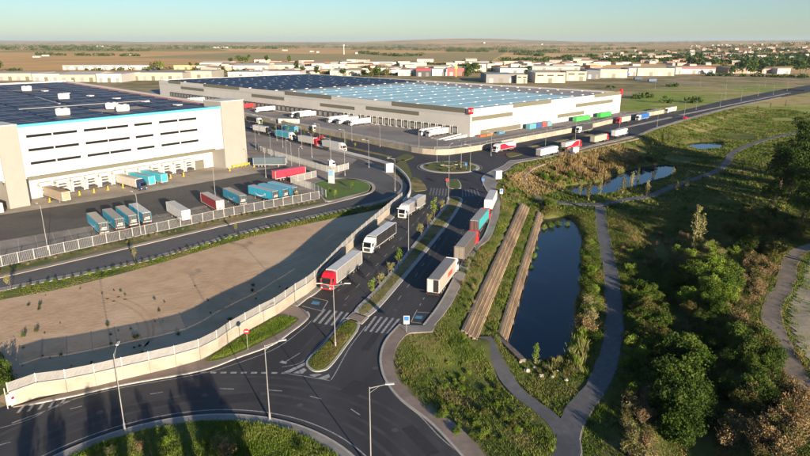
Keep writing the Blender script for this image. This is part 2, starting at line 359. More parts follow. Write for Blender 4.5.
cols = [(0, (.74, .45, .18)), (.16, (.60, .34, .14)), (.28, (.80, .52, .23)), (.42, (.52, .38, .14)), (.52, (.70, .42, .17)), (.64, (.38, .32, .11)), (.74, (.76, .48, .20)), (.86, (.42, .34, .15)), (.94, (.5, .3, .15))]
while len(e) < len(cols): e.new(.5)
for i, (p, c) in enumerate(cols): e[i].position = p; e[i].color = (*c, 1)
L.new(sx.outputs[0], r1.inputs[0])
def NZ(scale, d=6, st=None):
    t = n.new('ShaderNodeTexNoise'); t.inputs['Scale'].default_value = scale; t.inputs['Detail'].default_value = d; t.inputs['Roughness'].default_value = .65
    s = geo.outputs['Position']
    if st: q = n.new('ShaderNodeMapping'); q.inputs['Scale'].default_value = st; L.new(s, q.inputs[0]); s = q.outputs[0]
    L.new(s, t.inputs['Vector']); return t.outputs['Fac']
def RG(f, a, b, c=0, d=1):
    r = n.new('ShaderNodeMapRange'); r.inputs[1].default_value = a; r.inputs[2].default_value = b; r.inputs[3].default_value = c; r.inputs[4].default_value = d; L.new(f, r.inputs[0]); return r.outputs[0]
def MX(f, a, b):
    x = n.new('ShaderNodeMix'); x.data_type = 'RGBA'
    if isinstance(f, (int, float)): x.inputs[0].default_value = f
    else: L.new(f, x.inputs[0])
    for i, q in ((6, a), (7, b)):
        if isinstance(q, tuple): x.inputs[i].default_value = (*q[:3], 1)
        else: L.new(q, x.inputs[i])
    return x.outputs[2]
fields = MX(RG(NZ(.012, 6, (.35, 1, 1)), .42, .66, 0, .6), r1.outputs[0], (.30, .24, .11))
fields = MX(RG(NZ(.0011, 3), .56, .68, 0, .4), fields, (.20, .21, .08))
scrub = MX(RG(NZ(.06), .38, .62), (.14, .16, .05), (.34, .26, .14)); scrub = MX(RG(NZ(.013, 4), .48, .6), scrub, (.42, .32, .20))
lowc = MX(RG(NZ(.18), .35, .65), (.075, .10, .024), (.13, .135, .045)); lowc = MX(RG(NZ(.05, 4), .55, .66), lowc, (.21, .17, .085))
meadow = MX(RG(NZ(.022, 5, (.35, 1.3, 1)), .46, .56), (.23, .32, .04), (.46, .35, .165)); meadow = MX(RG(NZ(.09, 5), .5, .65, 0, .7), meadow, (.12, .16, .03))
at = n.new('ShaderNodeVertexColor'); at.layer_name = 'zone'; sp = n.new('ShaderNodeSeparateColor'); L.new(at.outputs['Color'], sp.inputs[0])
c = MX(sp.outputs[0], scrub, lowc); c = MX(sp.outputs[1], c, meadow); c = MX(sp.outputs[2], c, fields)
L.new(c, bs.inputs['Base Color'])
bp = n.new('ShaderNodeBump'); bp.inputs['Strength'].default_value = .4; bp.inputs['Distance'].default_value = .12; L.new(NZ(1.2), bp.inputs['Height']); L.new(bp.outputs[0], bs.inputs['Normal'])
gme = grid_mesh('ground', XX, YY, ZZ)
zr = np.where(inside(XX, YY, LOW), 1.0, 0.0) * (1 - sstep(350, 500, np.hypot(XX, YY)))
MEAD = GL([(600, 108), (640, 92), (690, 84), (790, 84), (830, 100), (790, 100), (720, 112), (640, 128)]); MEAD = [p for p in MEAD]
MEAD2 = GL([(655, 128), (725, 110), (790, 96), (840, 92), (840, 128), (760, 128), (700, 132)], -1)
zg = np.maximum(sstep(10, -15, sdist(XX, YY, MEAD)) * .85, sstep(8, -10, sdist(XX, YY, MEAD2)) * .8)
zb = sstep(850, 1150, YY + np.abs(XX) * .1)
ca = gme.color_attributes.new('zone', 'FLOAT_COLOR', 'POINT'); ca.data.foreach_set('color', np.stack([zr, zg, zb, np.ones_like(zr)], -1).reshape(-1))
ground = struct(put(gme, 'ground', gm))
for nm, P in (('pond', POND), ('pond_beyond', POND2), ('pond_far', POND3)):
    struct(MB().prism(offset(P, -2.5), ZW, ZW).build('pond', M['water']))
struct(MB().ribbon(STREAM, 1.5, -5.7).build('stream', M['water']))
def path(name, pts, w, m):
    pts = resample(pts, 1.5); zs = np.array([h1(*p) for p in pts]); zs = np.convolve(np.pad(zs, 4, 'edge'), np.ones(9) / 9, 'valid')
    mb = MB(); n = len(pts); vv = []
    for i, p in enumerate(pts):
        a, b = Vector(pts[max(i - 1, 0)]), Vector(pts[min(i + 1, n - 1)]); d = (b - a).normalized(); nn = Vector((-d.y, d.x)) * w / 2 * (1 + .06 * math.sin(i * .7) + .04 * math.sin(i * 1.9))
        z = max(zs[i], zs[i]) + .16
        vv += [(p[0] + nn.x * 1.25, p[1] + nn.y * 1.25, z - .5), (p[0] + nn.x, p[1] + nn.y, z), (p[0] - nn.x, p[1] - nn.y, z), (p[0] - nn.x * 1.25, p[1] - nn.y * 1.25, z - .5)]
    mb.add(vv, [(4 * i + k + 1, 4 * i + k + 5, 4 * i + k + 4, 4 * i + k) for i in range(n - 1) for k in range(3)])
    return struct(mb.build(name, m))
path('footpath', PATH_A, 3.0, M['path']); path('footpath', PATH_B, 2.1, M['path']); path('footpath', PATH_D, 2.8, M['path'])
path('dirt_track', PATH_C, 3.2, M['dirt']); path('dirt_track', PATH_E, 2.2, M['dirt'])

def drape(name, poly, step, dz, m):
    xs = np.arange(min(p[0] for p in poly), max(p[0] for p in poly), step); ys = np.arange(min(p[1] for p in poly), max(p[1] for p in poly), step)
    X, Y = np.meshgrid(xs, ys); K = inside(X, Y, poly); Z = hz(X, Y) + dz; i = np.arange(X.size).reshape(X.shape)
    q = K[:-1, :-1] & K[:-1, 1:] & K[1:, 1:] & K[1:, :-1]; f = np.stack([i[:-1, :-1], i[:-1, 1:], i[1:, 1:], i[1:, :-1]], -1)[q]
    return struct(MB().add(np.stack([X, Y, Z], -1).reshape(-1, 3).tolist(), f.tolist()).build(name, m))
BARE = GL([(806, 258), (850, 250), (860, 400), (812, 372), (792, 340), (785, 318), (788, 300), (797, 285)], ZL)
drape('bare_field', BARE, 1.0, .07, mat('bare_field', (.46, .385, .29), (.36, .30, .22), .5, .95, .5, 3, (.27, .24, .15), .1, stretch=(.3, 1.2, 1, R(30))))
# ------------------------------------------------------------ roads and paved ground
def sheet(name, poly, z, m): return struct(MB().prism(poly, z, z).build(name, m))
main = GL([(-60, 430), (10, 404), (60, 393), (120, 380), (200, 360), (230, 341), (259, 324), (293, 303), (318, 286), (349, 250), (387, 217), (402, 203), (406, 192), (404, 180), (390, 170), (370, 163), (346, 156), (250, 132), (180, 118), (150, 112), (150, 106), (240, 117), (340, 138), (400, 150), (445, 156), (491, 147.5), (575, 132), (617, 122), (680, 111), (722, 101), (771, 91.5), (840, 80),
           (850, 85), (781, 97.5), (724, 109.5), (660, 127.5), (638, 136), (596, 145.5), (554, 156), (520, 162), (506, 171), (497, 182), (495, 190), (499, 196), (499, 212), (490, 237), (475, 252), (453, 300), (436, 322), (432, 332), (407, 333), (396, 346), (392, 362), (399, 382), (424, 406), (456, 425), (485, 456), (540, 540), (-60, 540)])
road = sheet('road', main, .012, M['asphalt'])
def marking(poly, z=.02, m=None): return MB().prism(poly, z, z).build('marking', m or M['paint'], road)
def line(pts, w=.15, z=.02): return MB().ribbon(pts, w, z).build('marking', M['paint'], road)
def dashes(pts, w, on, off, z=.02):
    p = resample(pts, .25); k = int(on / .25); s = int((on + off) / .25)
    for i in range(0, len(p) - k, s): line(p[i:i + k + 1], w, z)
# roundabout in front: central island
RC = (-22.3, 45.4); RR = 21.3
def arc(r, a0, a1, n=60, c=RC): return [(c[0] + r * math.cos(R(a0 + (a1 - a0) * k / n)), c[1] + r * math.sin(R(a0 + (a1 - a0) * k / n))) for k in range(n + 1)]
struct(MB().prism(arc(RR, 0, 360, 90)[:-1], 0, .12).build('kerb', M['kerb']))
sheet('apron_strip', arc(RR - .3, 0, 360, 90)[:-1], .125, M['sidewalk_grey'])
sheet('island_grass', arc(RR - 1.5, 0, 360, 90)[:-1], .17, M['grass'])
line(arc(RR + 1.0, -20, 200), .16)
# other edge lines, lane dashes
line(smooth(GL([(0, 428), (30, 419), (65, 402), (120, 388), (200, 374), (235, 364), (268, 352), (286, 342), (305, 327), (312, 320)]), 6), .14)
dashes(smooth(GL([(-10, 448), (30, 436)]), 6), .15, 2, 3)
for a, b in (((220, 388.5), (234, 389)), ((269, 390), (282, 391)), ((310, 396), (321, 399)), ((351, 409), (360, 415)), ((150, 394), (163, 392)), ((70, 409), (82, 406))): line(GL([a, b]), .16)
for k in range(9):
    a = G(200 + k * 10.2, 372.5 + k * .05); b = G(206 + k * 10.2, 372.5 + k * .05); marking([(a[0], a[1] - .22), (b[0], b[1] - .22), (b[0], b[1] + .22), (a[0], a[1] + .22)])
line(smooth(GL([(470, 470), (462, 456), (440, 437), (420, 416), (399, 399), (386, 383), (380, 366), (380, 354), (385, 340), (397, 326)]), 6), .14)
line(smooth(GL([(282, 367), (300, 363), (312, 353), (332, 332), (346, 318)]), 5), .12); line(smooth(GL([(331, 380), (336, 372), (350, 347), (366, 326)]), 5), .14)
for a, b, c_, d in (((284, 372), (306, 362), (307, 364), (290, 372.5)), ((293, 373), (304, 368), (307, 370), (302, 374)), ((309, 375), (318, 373.5), (322, 374.5), (314, 377)), ((318, 378), (329, 374), (330, 377), (325, 379.5))): marking(GL([a, b, c_, d]))
line(GL([(282, 372.5), (330, 380.5)]), .14)
marking(GL([(282, 360.5), (287, 362), (286, 364), (279, 362.5)])); line(GL([(286, 361.5), (300, 353)]), .15)
# zebra crossings
def zebra(p0, p1, q0, q1, n, fill=.5, m=None):
    A0, A1, B0, B1 = (Vector(G(*p)) for p in (p0, p1, q0, q1))
    for k in range(n):
        s, e = (k + .5 - fill / 2) / n, (k + .5 + fill / 2) / n
        marking([tuple(A0.lerp(B0, s)), tuple(A0.lerp(B0, e)), tuple(A1.lerp(B1, e)), tuple(A1.lerp(B1, s))], m=m)
zebra((310, 322), (322, 309), (341, 327), (351, 313), 5, .42); zebra((362, 331), (373, 316), (390, 334), (402, 319), 5, .42)
zebra((428, 195), (430, 188), (447, 196), (448, 189), 6, .45, M['paint_old']); zebra((461, 197), (461, 190), (481, 196), (478, 189), 6, .45, M['paint_old'])
zebra((12, 414), (20, 405), (65, 405), (70, 397), 5, .3)
line(GL([(12, 423), (40, 413), (70, 401)]), .2)
# parking bays beside the wall and beside the right-hand pavement
for a, b in (((311, 297), (328, 301)), ((302, 306), (322, 311)), ((328, 301), (322, 311)), ((428, 324), (411, 322)), ((411, 322), (416, 312)), ((416, 312), (432, 313))): line(GL([a, b]), .18)
bl = smooth(GL([(332, 297), (352, 276), (376, 249), (400, 223), (414, 206), (420, 197)]), 5); dashes(bl, .12, 1.2, 1.6)
br = smooth(GL([(416, 312), (424, 298), (440, 270), (460, 235), (476, 208), (482, 197)]), 5); dashes(br, .12, 1.2, 1.6)
marking(GL([(313, 301), (320, 302), (319, 305), (311, 304)]), .021, M['paint_blue']); marking(GL([(416, 315.5), (423, 316), (421.5, 319), (414.5, 318.5)]), .021, M['paint_blue'])
dashes(smooth(GL([(345, 300), (374, 268), (405, 234), (430, 205)]), 5), .12, 2, 4); dashes(smooth(GL([(398, 300), (425, 262), (450, 222), (467, 200)]), 5), .12, 2, 4)
def island(name, pxs, top, n=4, k=.35, z=0.0, hh=.13, sm=True):
    p = GL(pxs, 0); p = smooth(p, n, True) if sm else p
    o = struct(MB().prism(p, z, z + hh).build('kerb', M['kerb'])); t = struct(MB().prism(offset(p, k), z + hh - .05, z + hh + .04).build(name, M[top])); return p
MED1 = island('median_grass', [(306, 362), (322, 345), (345, 320.5), (360, 325.5), (346, 347), (331, 366.5), (322, 371.5), (312, 371)], 'grass', 3)
island('crossing_refuge', [(346, 319), (353, 312.5), (369, 317.5), (362, 324.5)], 'sidewalk', sm=False)
MED2 = island('median_grass', [(354, 311.5), (375, 290), (402, 258.5), (431, 222.5), (446, 204), (447.5, 197), (461, 198), (461.5, 204), (449, 224), (401, 283), (370, 316)], 'dry', 3, .9)
island('median_grass', [(448, 188), (447, 181), (458, 180), (461, 188.5)], 'grass', 3)
RB2 = (16.4, 224.3)
struct(MB().prism([(RB2[0] + 11 * math.cos(a * .1309), RB2[1] + 11 * math.sin(a * .1309)) for a in range(48)], 0, .14).build('kerb', M['kerb']))
sheet('island_grass', [(RB2[0] + 9.7 * math.cos(a * .1309), RB2[1] + 9.7 * math.sin(a * .1309)) for a in range(48)], .16, M['grass'])
line([(RB2[0] + 11.8 * math.cos(a * .1309), RB2[1] + 11.8 * math.sin(a * .1309)) for a in range(49)], .2)
# pavements
def pave(pxs, m='sidewalk', sm=0, z=.13):
    p = GL(pxs); o = struct(MB().prism(p, 0, z).build('pavement', M[m])); return o
def pave_strip(inner, outer, m='sidewalk', z=.13):
    i_, o_ = smooth(GL(inner), 5), smooth(GL(outer), 5); struct(MB().prism(i_ + o_[::-1], 0, z).build('pavement', M[m]))
    struct(MB().bar(i_, .32, 0, z + .012).build('kerb', M['kerb']))
pave_strip([(29, 405), (74, 396), (123, 385), (200, 371), (237, 358), (272, 345), (291, 332), (303, 323), (309, 316), (307, 312)], [(13, 407.5), (74, 391.5), (119, 381.3), (200, 360.5), (230, 342), (259, 325), (277, 315.5), (290, 306), (297, 307.5), (302, 309)])
pave_strip([(297, 306.5), (307, 298.5), (320, 289.5), (353, 257), (390, 221), (408, 203.5), (413, 198)], [(291, 305), (301, 298), (316, 287.5), (349, 252), (386, 218.5), (404, 203), (409, 197)], 'sidewalk_grey', .136)
pave_strip([(520, 520), (462, 456), (440, 432), (425, 418), (400, 399), (386, 381), (381, 365), (381.5, 352), (387, 339), (400, 324.5)], [(540, 520), (485, 456), (457, 425.5), (425, 406.5), (400, 382.5), (393.5, 362), (397.5, 346), (408, 334.2), (420, 333), (433, 332)])
pave([(399, 325.5), (425, 326), (432, 321), (434.5, 328), (432.5, 331.5), (415, 333.2), (408, 333.6)], 'sidewalk_grey', z=.138)
pave_strip([(424, 325), (443, 299), (465, 258), (484, 236.5), (492, 212), (492.5, 197), (487, 191), (484, 185)], [(434, 326), (453.5, 300), (475.5, 252), (490.5, 237), (499.5, 212), (499.5, 197), (495.5, 190), (497, 183)], 'sidewalk_grey')
pave_strip([(484, 185), (482, 178), (490, 172), (503, 166), (510, 161), (520, 160), (554, 154.5), (596, 144.2), (638, 134.8), (660, 126.5), (724, 108.5), (781, 97)], [(497, 183), (495, 178), (497, 174), (507, 170), (513, 165), (522, 162), (554, 156.2), (596, 145.6), (638, 136.1), (660, 127.7), (724, 109.6), (781, 97.7)], 'sidewalk_grey')
# grass wedge in front of the wall
def turf(pxs, m='grass', z=.16, z0=0): p = smooth(GL(pxs), 4, True); return struct(MB().prism(p, z0, z).build('turf', M[m]))
WEDGE = [(205, 361), (232, 342.5), (259, 326), (278, 316.5), (298, 318.5), (294, 325), (280, 334), (250, 349), (222, 360)]
turf(WEDGE)
turf([(411, 186), (412, 178), (420, 180), (427, 189), (422, 191), (413, 191)], 'dry'); turf([(394, 168), (404, 160), (412, 176), (408, 180)], 'grass')
# median and verge of the far right-hand road
turf([(506, 154), (512, 152.8), (524, 153.5), (515, 156.5), (508, 157)], 'grass'); turf([(395, 159), (405, 154.5), (414, 157), (404, 161)], 'grass')
for a, b in (((530, 147), (610, 131)), ((618, 129), (672, 117)), ((680, 115), (790, 93)), ((270, 130), (390, 157))):
    i_ = resample(GL([a, b]), 6); struct(MB().bar(i_, 2.2, 0, .14).build('median', M['sidewalk_grey' if a[0] > 600 else 'dry']))
line(GL([(640, 133.5), (785, 95)]), .3); line(GL([(640, 125.5), (785, 92)]), .3)
# road that runs past the yard on the left, with its pavements
SIDE_LO = [(-40, 299), (0, 288), (139, 260), (240, 232), (307, 216.5), (373, 202.5), (395, 195), (402.5, 186), (395, 178.5), (373, 165.5), (347, 155), (250, 132)]
SIDE_HI = [(-40, 285), (0, 277), (139, 245), (240, 221.5), (307, 208.5), (362, 195), (372, 190), (371, 184), (358, 180), (335, 178)]
lo, hi = smooth(GL(SIDE_LO), 5), smooth(GL(SIDE_HI), 5)
yard_poly = GL([(-60, 180), (-60, 310), (0, 292), (139, 262), (240, 234), (307, 218), (373, 204), (396, 196), (404, 186), (396, 178), (373, 165), (347, 155), (250, 132), (180, 117), (140, 108), (60, 90), (-200, 90)])
sheet('yard', yard_poly, .008, M['asphalt_old'])
sheet('side_road', lo[:-6] + hi[::-1], .016, M['asphalt_road'])
struct(MB().bar(hi, 1.5, 0, .13).build('pavement', M['apron'])); struct(MB().bar([(x + .5, y - .9) for x, y in lo[:52]], 1.9, 0, .13).build('pavement', M['sidewalk_grey']))
# A's yard: dock apron, lane, trailer bays
sheet('dock_apron', GL([(-40, 165), (-40, 222), (0, 215), (30, 210.5), (120, 197), (226, 178.5), (258, 173), (240, 140)]), .014, M['apron'])
sheet('yard_lane', GL([(-40, 222), (0, 215), (30, 210.5), (120, 197), (226, 178.5), (258, 173), (300, 180), (283, 190), (240, 197), (180, 211), (139, 218), (79, 228), (0, 241), (-40, 248)]), .018, M['asphalt_lane'])
sheet('trailer_bay', GL([(-40, 248), (0, 241), (79, 228), (139, 218), (180, 211), (240, 197), (283, 190), (300, 198), (325, 197), (240, 218), (139, 239), (0, 268), (-40, 276)]), .018, M['bay'])
bays = [(0 + 12 * k, 0) for k in range(24)]
for k in range(22):
    t = k / 21; a = Vector(G(0, 242)).lerp(Vector(G(283, 191)), t); b = Vector(G(0, 264)).lerp(Vector(G(310, 200)), t); o = MB().ribbon([tuple(a), tuple(b)], .14, .024).build('marking', M['paint'], road)
# dry verge beneath the yard fence, green verge above the sand, the sand lot
sheet('verge', smooth(GL([(-40, 283), (0, 274.5), (139, 243), (240, 220), (325, 202.5)]), 4) + GL([(325, 199), (240, 214), (139, 236.5), (0, 267), (-40, 276)]), .03, M['dry'])
sheet('lawn', smooth(GL([(312, 186), (325, 181), (347, 179.5), (362, 182), (369.5, 186), (367, 191.5), (350, 196), (329, 201), (322, 196)]), 4, True), .17, M['lawn'])
struct(MB().prism(smooth(GL([(311, 185.6), (325, 180.3), (347, 178.8), (363, 181.2), (371.5, 186), (369, 192.5), (350, 197.3), (328, 202), (320, 196)]), 4, True), 0, .13).build('kerb', M['kerb']))
gv = smooth(GL([(-40, 303), (0, 292), (139, 264), (240, 236), (307, 219.5), (373, 206), (392, 200)]), 5)
sand_top = smooth(GL([(-40, 311), (0, 300), (60, 289), (139, 269), (240, 240), (307, 224), (372, 211), (388, 206)]), 5)
sheet('verge', gv + sand_top[::-1], .05, M['grass'])
wall_line = smooth(GL([(11, 406), (30, 397.5), (74, 391), (118.5, 380.5), (200, 360), (230, 341.5), (259, 324.5), (277, 315), (293, 303), (316, 286.5), (349, 251), (386, 217.5), (403, 203)]), 6)
sheet('sand_lot', sand_top + wall_line[::-1] + GL([(0, 402), (-40, 410)]), .03, M['sand'])
turf([(-30, 402), (-30, 345), (0, 352), (8, 368), (14, 380), (8, 392)], 'grass', .12)
# wheel tracks across the sand, patches and covers on the asphalt
for pts in ([(20, 320), (110, 300), (200, 286), (290, 262), (350, 232)], [(90, 290), (140, 310), (150, 340), (120, 362)]):
    c_ = smooth(GL(pts), 8)
    for off in (-.95, .95): struct(MB().ribbon([(x, y + off) for x, y in c_], .42, .034).build('wheel_track', M['sand_track']))
for r in (3.2, 5.0, 7.2, 9.0): struct(MB().ribbon(arc(RR + r, 15, 150, 80), .55, .0145).build('tyre_track', M['asphalt_worn']))
for pts in ([(352, 297), (381, 263), (412, 227), (436, 198)], [(357, 299), (387, 265), (418, 228), (441, 198)], [(388, 312), (414, 274), (440, 236), (462, 200)], [(396, 312), (422, 274), (449, 234), (468, 201)], [(365, 352), (372, 335), (388, 312)], [(375, 356), (381, 336), (396, 312)], [(300, 352), (325, 325), (352, 297)]):
    struct(MB().ribbon(smooth(GL(pts), 8), .5, .0148).build('tyre_track', M['asphalt_worn']))
struct(MB().ribbon(resample(GL([(640, 82), (665, 82.5), (720, 87), (770, 89.5), (812, 91)]), 20), 9, .012).build('industrial_road', M['asphalt_pale']))
M['patch'] = mat('patch', (.034, .034, .037), (.044, .044, .047), 2, .8); M['cover'] = mat('cover', (.10, .095, .09), (.07, .07, .068), 3, .6)
for px, py, w, l, a in ((240, 398, 2.2, 5, 10), (150, 405, 1.4, 9, 20), (355, 388, 2.6, 3.5, 60), (420, 440, 1.6, 6, 120), (372, 340, 1.2, 7, 75), (398, 275, 1.4, 9, 74), (440, 225, 1.6, 8, 74), (350, 288, 1.3, 6, 70)):
    x, y = G(px, py); MB().box(-l / 2, l / 2, -w / 2, w / 2, .013, .0165, R(a)).mesh('p'); o = MB().prism([(-l / 2, -w / 2), (l / 2, -w / 2), (l / 2, w / 2), (-l / 2, w / 2)], .017, .017).build('asphalt_patch', M['patch'], road); o.location = (x, y, 0); o.rotation_euler.z = R(a)
for px, py in ((300, 405), (205, 395), (375, 368), (395, 310), (430, 245), (345, 305), (100, 412), (395, 430)):
    x, y = G(px, py); o = MB().prism([(.42 * math.cos(k * .5236), .42 * math.sin(k * .5236)) for k in range(12)], .021, .021).build('manhole_cover', M['cover'], road); o.location = (x, y, 0)
# B's yard
sheet('warehouse_yard', GL([(140, 104), (150, 90), (300, 80), (480, 112), (640, 112), (660, 108), (622, 121), (575, 131), (491, 146.5), (445, 153), (419, 152), (400, 148), (340, 136), (240, 115), (150, 105)]), .010, M['asphalt_pale'])
def hdg(a, b): p, q = G(*a), G(*b); return math.atan2(q[1] - p[1], q[0] - p[0])
# ------------------------------------------------------------ left warehouse
def inst(me, name, m, par, loc=(0, 0, 0), rz=0, **k): return put(me, name, m, par, loc, rz, **k)
A0 = (-105.7, 169.2); A = thing('warehouse', 'tall white warehouse with cyan roof edge, three rows of strip windows and dock doors', 'warehouse', A0, R(52))
SB = 6.0      # the dock doors stand back under the upper storeys
SH = .165                                     # the side wall runs slightly off square
def ashx(x, y): return x + SH * max(0, y)
roofp = [(-90, .4), (75, .4), (75 + SH * 205, 205), (-90 + SH * 205, 205)]
MB().box(0, 66, .08, 1.0, 7.4, 21.6).build('wall', M['taupe'], A)
pnl = shared('pnlA', lambda: MB().box(.02, 5.98, 0, .08, 7.4, 14.48).box(.02, 5.98, 0, .08, 14.52, 21.6).mesh('cladding_panel'))
for k in range(11): inst(pnl, 'cladding_panel', M['facade'], A, (6 * k, 0, 0))
MB().box(0, 66, 1.2 + SB, 1.8 + SB, 0, 7.4).build('wall', M['facade'], A)            # recessed dock wall
MB().box(-90, -5.2, 0, 1, 7.4, 21.6).build('wall', M['facade'], A); MB().box(-90, -5.2, 1.2 + SB, 1.8 + SB, 0, 7.4).build('wall', M['facade'], A)
MB().box(0, 66, 1.0, 1.2 + SB, 7.2, 7.4).build('soffit', M['offwhite'], A); MB().box(-90, -5.2, 1.0, 1.2 + SB, 7.2, 7.4).build('soffit', M['offwhite'], A)
for x0, x1, h in ((-5.2, 0, 22.4), (66, 75.7, 23.8)):
    t = MB().box(x0, x1, -.5, 9.5, 0, h).build('stair_tower', M['taupe'], A); MB().box(x0 - .1, x1 + .1, -.6, 9.1, h, h + .25).build('coping', M['offwhite'], t)
MB().box(66, 75.5, 9, 12, 0, 21.6).build('wall', M['light_grey_wall'], A)
MB().add([(75.5, 9, 0), (75.5 + SH * 200, 205, 0), (75.5 + SH * 200, 205, 21.6), (75.5, 9, 21.6)], [(0, 1, 2, 3)]).build('side_wall', M['light_grey_wall'], A)
MB().box(-.3, 66, -.14, 1.4, 21.6, 22.3).build('roof_trim', M['cyan_trim'], A)
rf = MB().prism(roofp, 20.9, 21.2).build('roof', M['roof_beige'], A)
pr_ = MB().bar([(73.5, 9), (73.5 + SH * 196, 205)], .7, 21.2, 21.9).build('parapet', M['offwhite'], A)
MB().bar([(71.6, 9), (71.6 + SH * 196, 205)], .5, 21.2, 21.5).build('roof_edge_strip', flat('pink_strip', (.46, .16, .13)), A)
MB().box(-90, 110, 204.5, 205.2, 21.0, 22).build('parapet', M['offwhite'], A)
pane = shared('paneA', lambda: MB().box(0, 6.7, -.06, .1, .06, .68).mesh('pane')); frm = shared('frmA', lambda: MB().box(-.08, 6.78, -.10, -.0, -.02, .06).box(-.08, 6.78, -.1, 0, .68, .76).mesh('frame'))
WINX = [2.1, 9.2, 17.9, 24.9, 33.6, 42.1, 49.3]
for z, dz in ((18.65, 0), (14.85, 0), (11.15, 0)):
    for i, x in enumerate(WINX):
        w = inst(pane, 'window', M['glass'], A, (x, 0, z)); inst(frm, 'frame', M['olive'], w)
        if i == 4: w.scale.x = .9
for z in (18.65, 14.85, 11.15):
    for i in range(9): w = inst(pane, 'window', M['glass'], A, (-14 - i * 8, 0, z))
MB().box(.5, 62, -.9, 0, 6.95, 7.9).build('canopy', M['olive'], A); MB().box(-85, -6, -.9, 0, 6.95, 7.9).build('canopy', M['olive'], A)
spot = shared('spot', lambda: MB().box(-.25, .25, -.5, 0, 0, .35).mesh('floodlight'))
for k in range(9): inst(spot, 'floodlight', M['white'], A, (4 + 7 * k, -.05, 8.1))
dfr = shared('dockframe', lambda: MB().box(-1.9, -1.35, -.75, 1.2, 0.5, 5.0).box(1.35, 1.9, -.75, 1.2, .5, 5.0).box(-1.9, 1.9, -.75, 1.2, 4.3, 5.5).mesh('dock_frame'))
ddr = shared('dockdoor', lambda: MB().box(-1.35, 1.35, .55, .7, 1.2, 4.3).mesh('door')); dlv = shared('docklev', lambda: MB().box(-1.5, 1.5, -.9, 1.0, .5, 1.15).mesh('dock_leveller'))
dst = shared('dockstr', lambda: MB().box(-1.3, 1.3, .5, .56, 1.9, 2.2).box(-1.3, 1.3, .5, .56, 3.0, 3.3).mesh('door_rib'))
DOCKX = [7.3, 12.0, 16.3, 20.6, 24.9, 29.3, 33.6, 37.9, 42.3, 46.6, 50.9, 55.2]
for x in DOCKX + [-10 - 4.3 * k for k in range(10)]:
    d = inst(dfr, 'dock_frame', M['white'], A, (x, SB, 0), scale=(1, 1, .82)); q = inst(ddr, 'dock_door', flat('dock_door_grey', (.08, .08, .08)), A, (x, SB, 0), scale=(1, 1, .82)); inst(dst, 'door_rib', M['white'], q); inst(dlv, 'dock_leveller', M['dark_metal'], A, (x, SB, 0))
MB().box(58.5, 62.0, .9 + SB, 1.25 + SB, 0, 3.2).build('door', M['olive'], A)
# roof fittings
arr = shared('arrA', lambda: MB().box(0, 17, 0, 12.4, 0, .35).mesh('solar_array'))
line_ = shared('arrAline', lambda: MB().box(0, 17, 4.05, 4.2, .36, .38).box(0, 17, 8.2, 8.35, .36, .38).box(5.6, 5.75, 0, 12.4, .36, .38).box(11.3, 11.45, 0, 12.4, .36, .38).mesh('array_seam'))
HV = [(59.2, 141.7), (49.6, 82.2), (22.1, 21.6), (41.3, 27.6), (40.1, 18.2)]
for j in range(14):
    for i in range(-3, 4):
        x = 17.9 * i + SH * (13.6 * j) + (.9 if i > 1 else 0) - 3; y = 7 + 13.6 * j + (1.4 if j > 4 else 0)
        if x + 17 > 70 + SH * y or x < -60: continue
        if any(-4 < hx - x < 20 and -3 < hy - y < 14 for hx, hy in HV) and (i + j) % 3 == 0: continue
        o = inst(arr, 'solar_array', M['solar'], A, (x, y, 21.35)); inst(line_, 'array_seam', M['galv'], o)
hv = shared('hvac', lambda: MB().box(-2.6, 2.6, -1.4, 1.4, .3, 2.6).box(-2.4, 2.4, -1.2, 1.2, 0, .3).mesh('hvac', .06)); fan = shared('hvfan', lambda: MB().cyl((-1.2, 0, 2.6), (-1.2, 0, 2.95), .8, n=10).cyl((1.2, 0, 2.6), (1.2, 0, 2.95), .8, n=10).mesh('fan'))
for x, y in HV: o = inst(hv, 'air_handler', M['offwhite'], A, (x, y, 21.7), R(-20), scale=.78); inst(fan, 'fan', M['galv'], o)
for k in range(6): MB().box(62, 64, 20 + k * 22, 23 + k * 22, 21.2, 22.0).build('roof_light', M['white'], A)
MB().bar([(20, 50), (66, 46)], .8, 21.75, 21.95).build('roof_walkway', M['galv'], A); MB().bar([(38, 60), (46, 100)], .8, 21.75, 21.95).build('roof_walkway', M['galv'], A)
# ------------------------------------------------------------ centre warehouse
B0 = (31.4, 299.8); B = thing('warehouse', 'huge low grey and white warehouse with dark solar roof, part painted pale blue as reflected sky', 'warehouse', B0, R(45))
MB().box(.1, 153, .1, .6, 0, 13.2).build('front_wall', M['taupe'], B); MB().box(.1, .6, .6, 340, 0, 13.2).build('dock_wall', M['taupe'], B)
pb1 = shared('pb1', lambda: MB().box(.04, 8.96, 0, .1, 0, 13.2).mesh('cladding_panel')); pb2 = shared('pb2', lambda: MB().box(0, .1, .04, 9.96, 0, 13.2).mesh('cladding_panel'))
for k in range(17): inst(pb1, 'cladding_panel', M['light_grey_wall'], B, (9 * k, 0, 0))
for k in range(34): inst(pb2, 'cladding_panel', M['light_grey_wall'], B, (0, 10 * k + .1, 0))
MB().box(152.4, 153, .6, 340, 0, 13.2).build('end_wall', M['light_grey_wall'], B); MB().box(.6, 152.4, 339.4, 340, 0, 13.2).build('rear_wall', M['light_grey_wall'], B)
MB().prism([(.6, .6), (152.4, .6), (152.4, 339.4), (.6, 339.4)], 11.9, 12.2).build('roof', M['roof_grey'], B)
MB().prism([(3, 4), (108, 4), (124, 165), (3, 165)], 12.25, 12.35).build('roof_sheen_sheet', M['roof_sky_sheen'], B)  # sheet coloured like the sky mirrored in the panels
MB().box(-.12, 0, 0.4, 340, 9.9, 11.0).build('wall_stripe', flat('stripe_grey', (.46, .46, .44)), B)
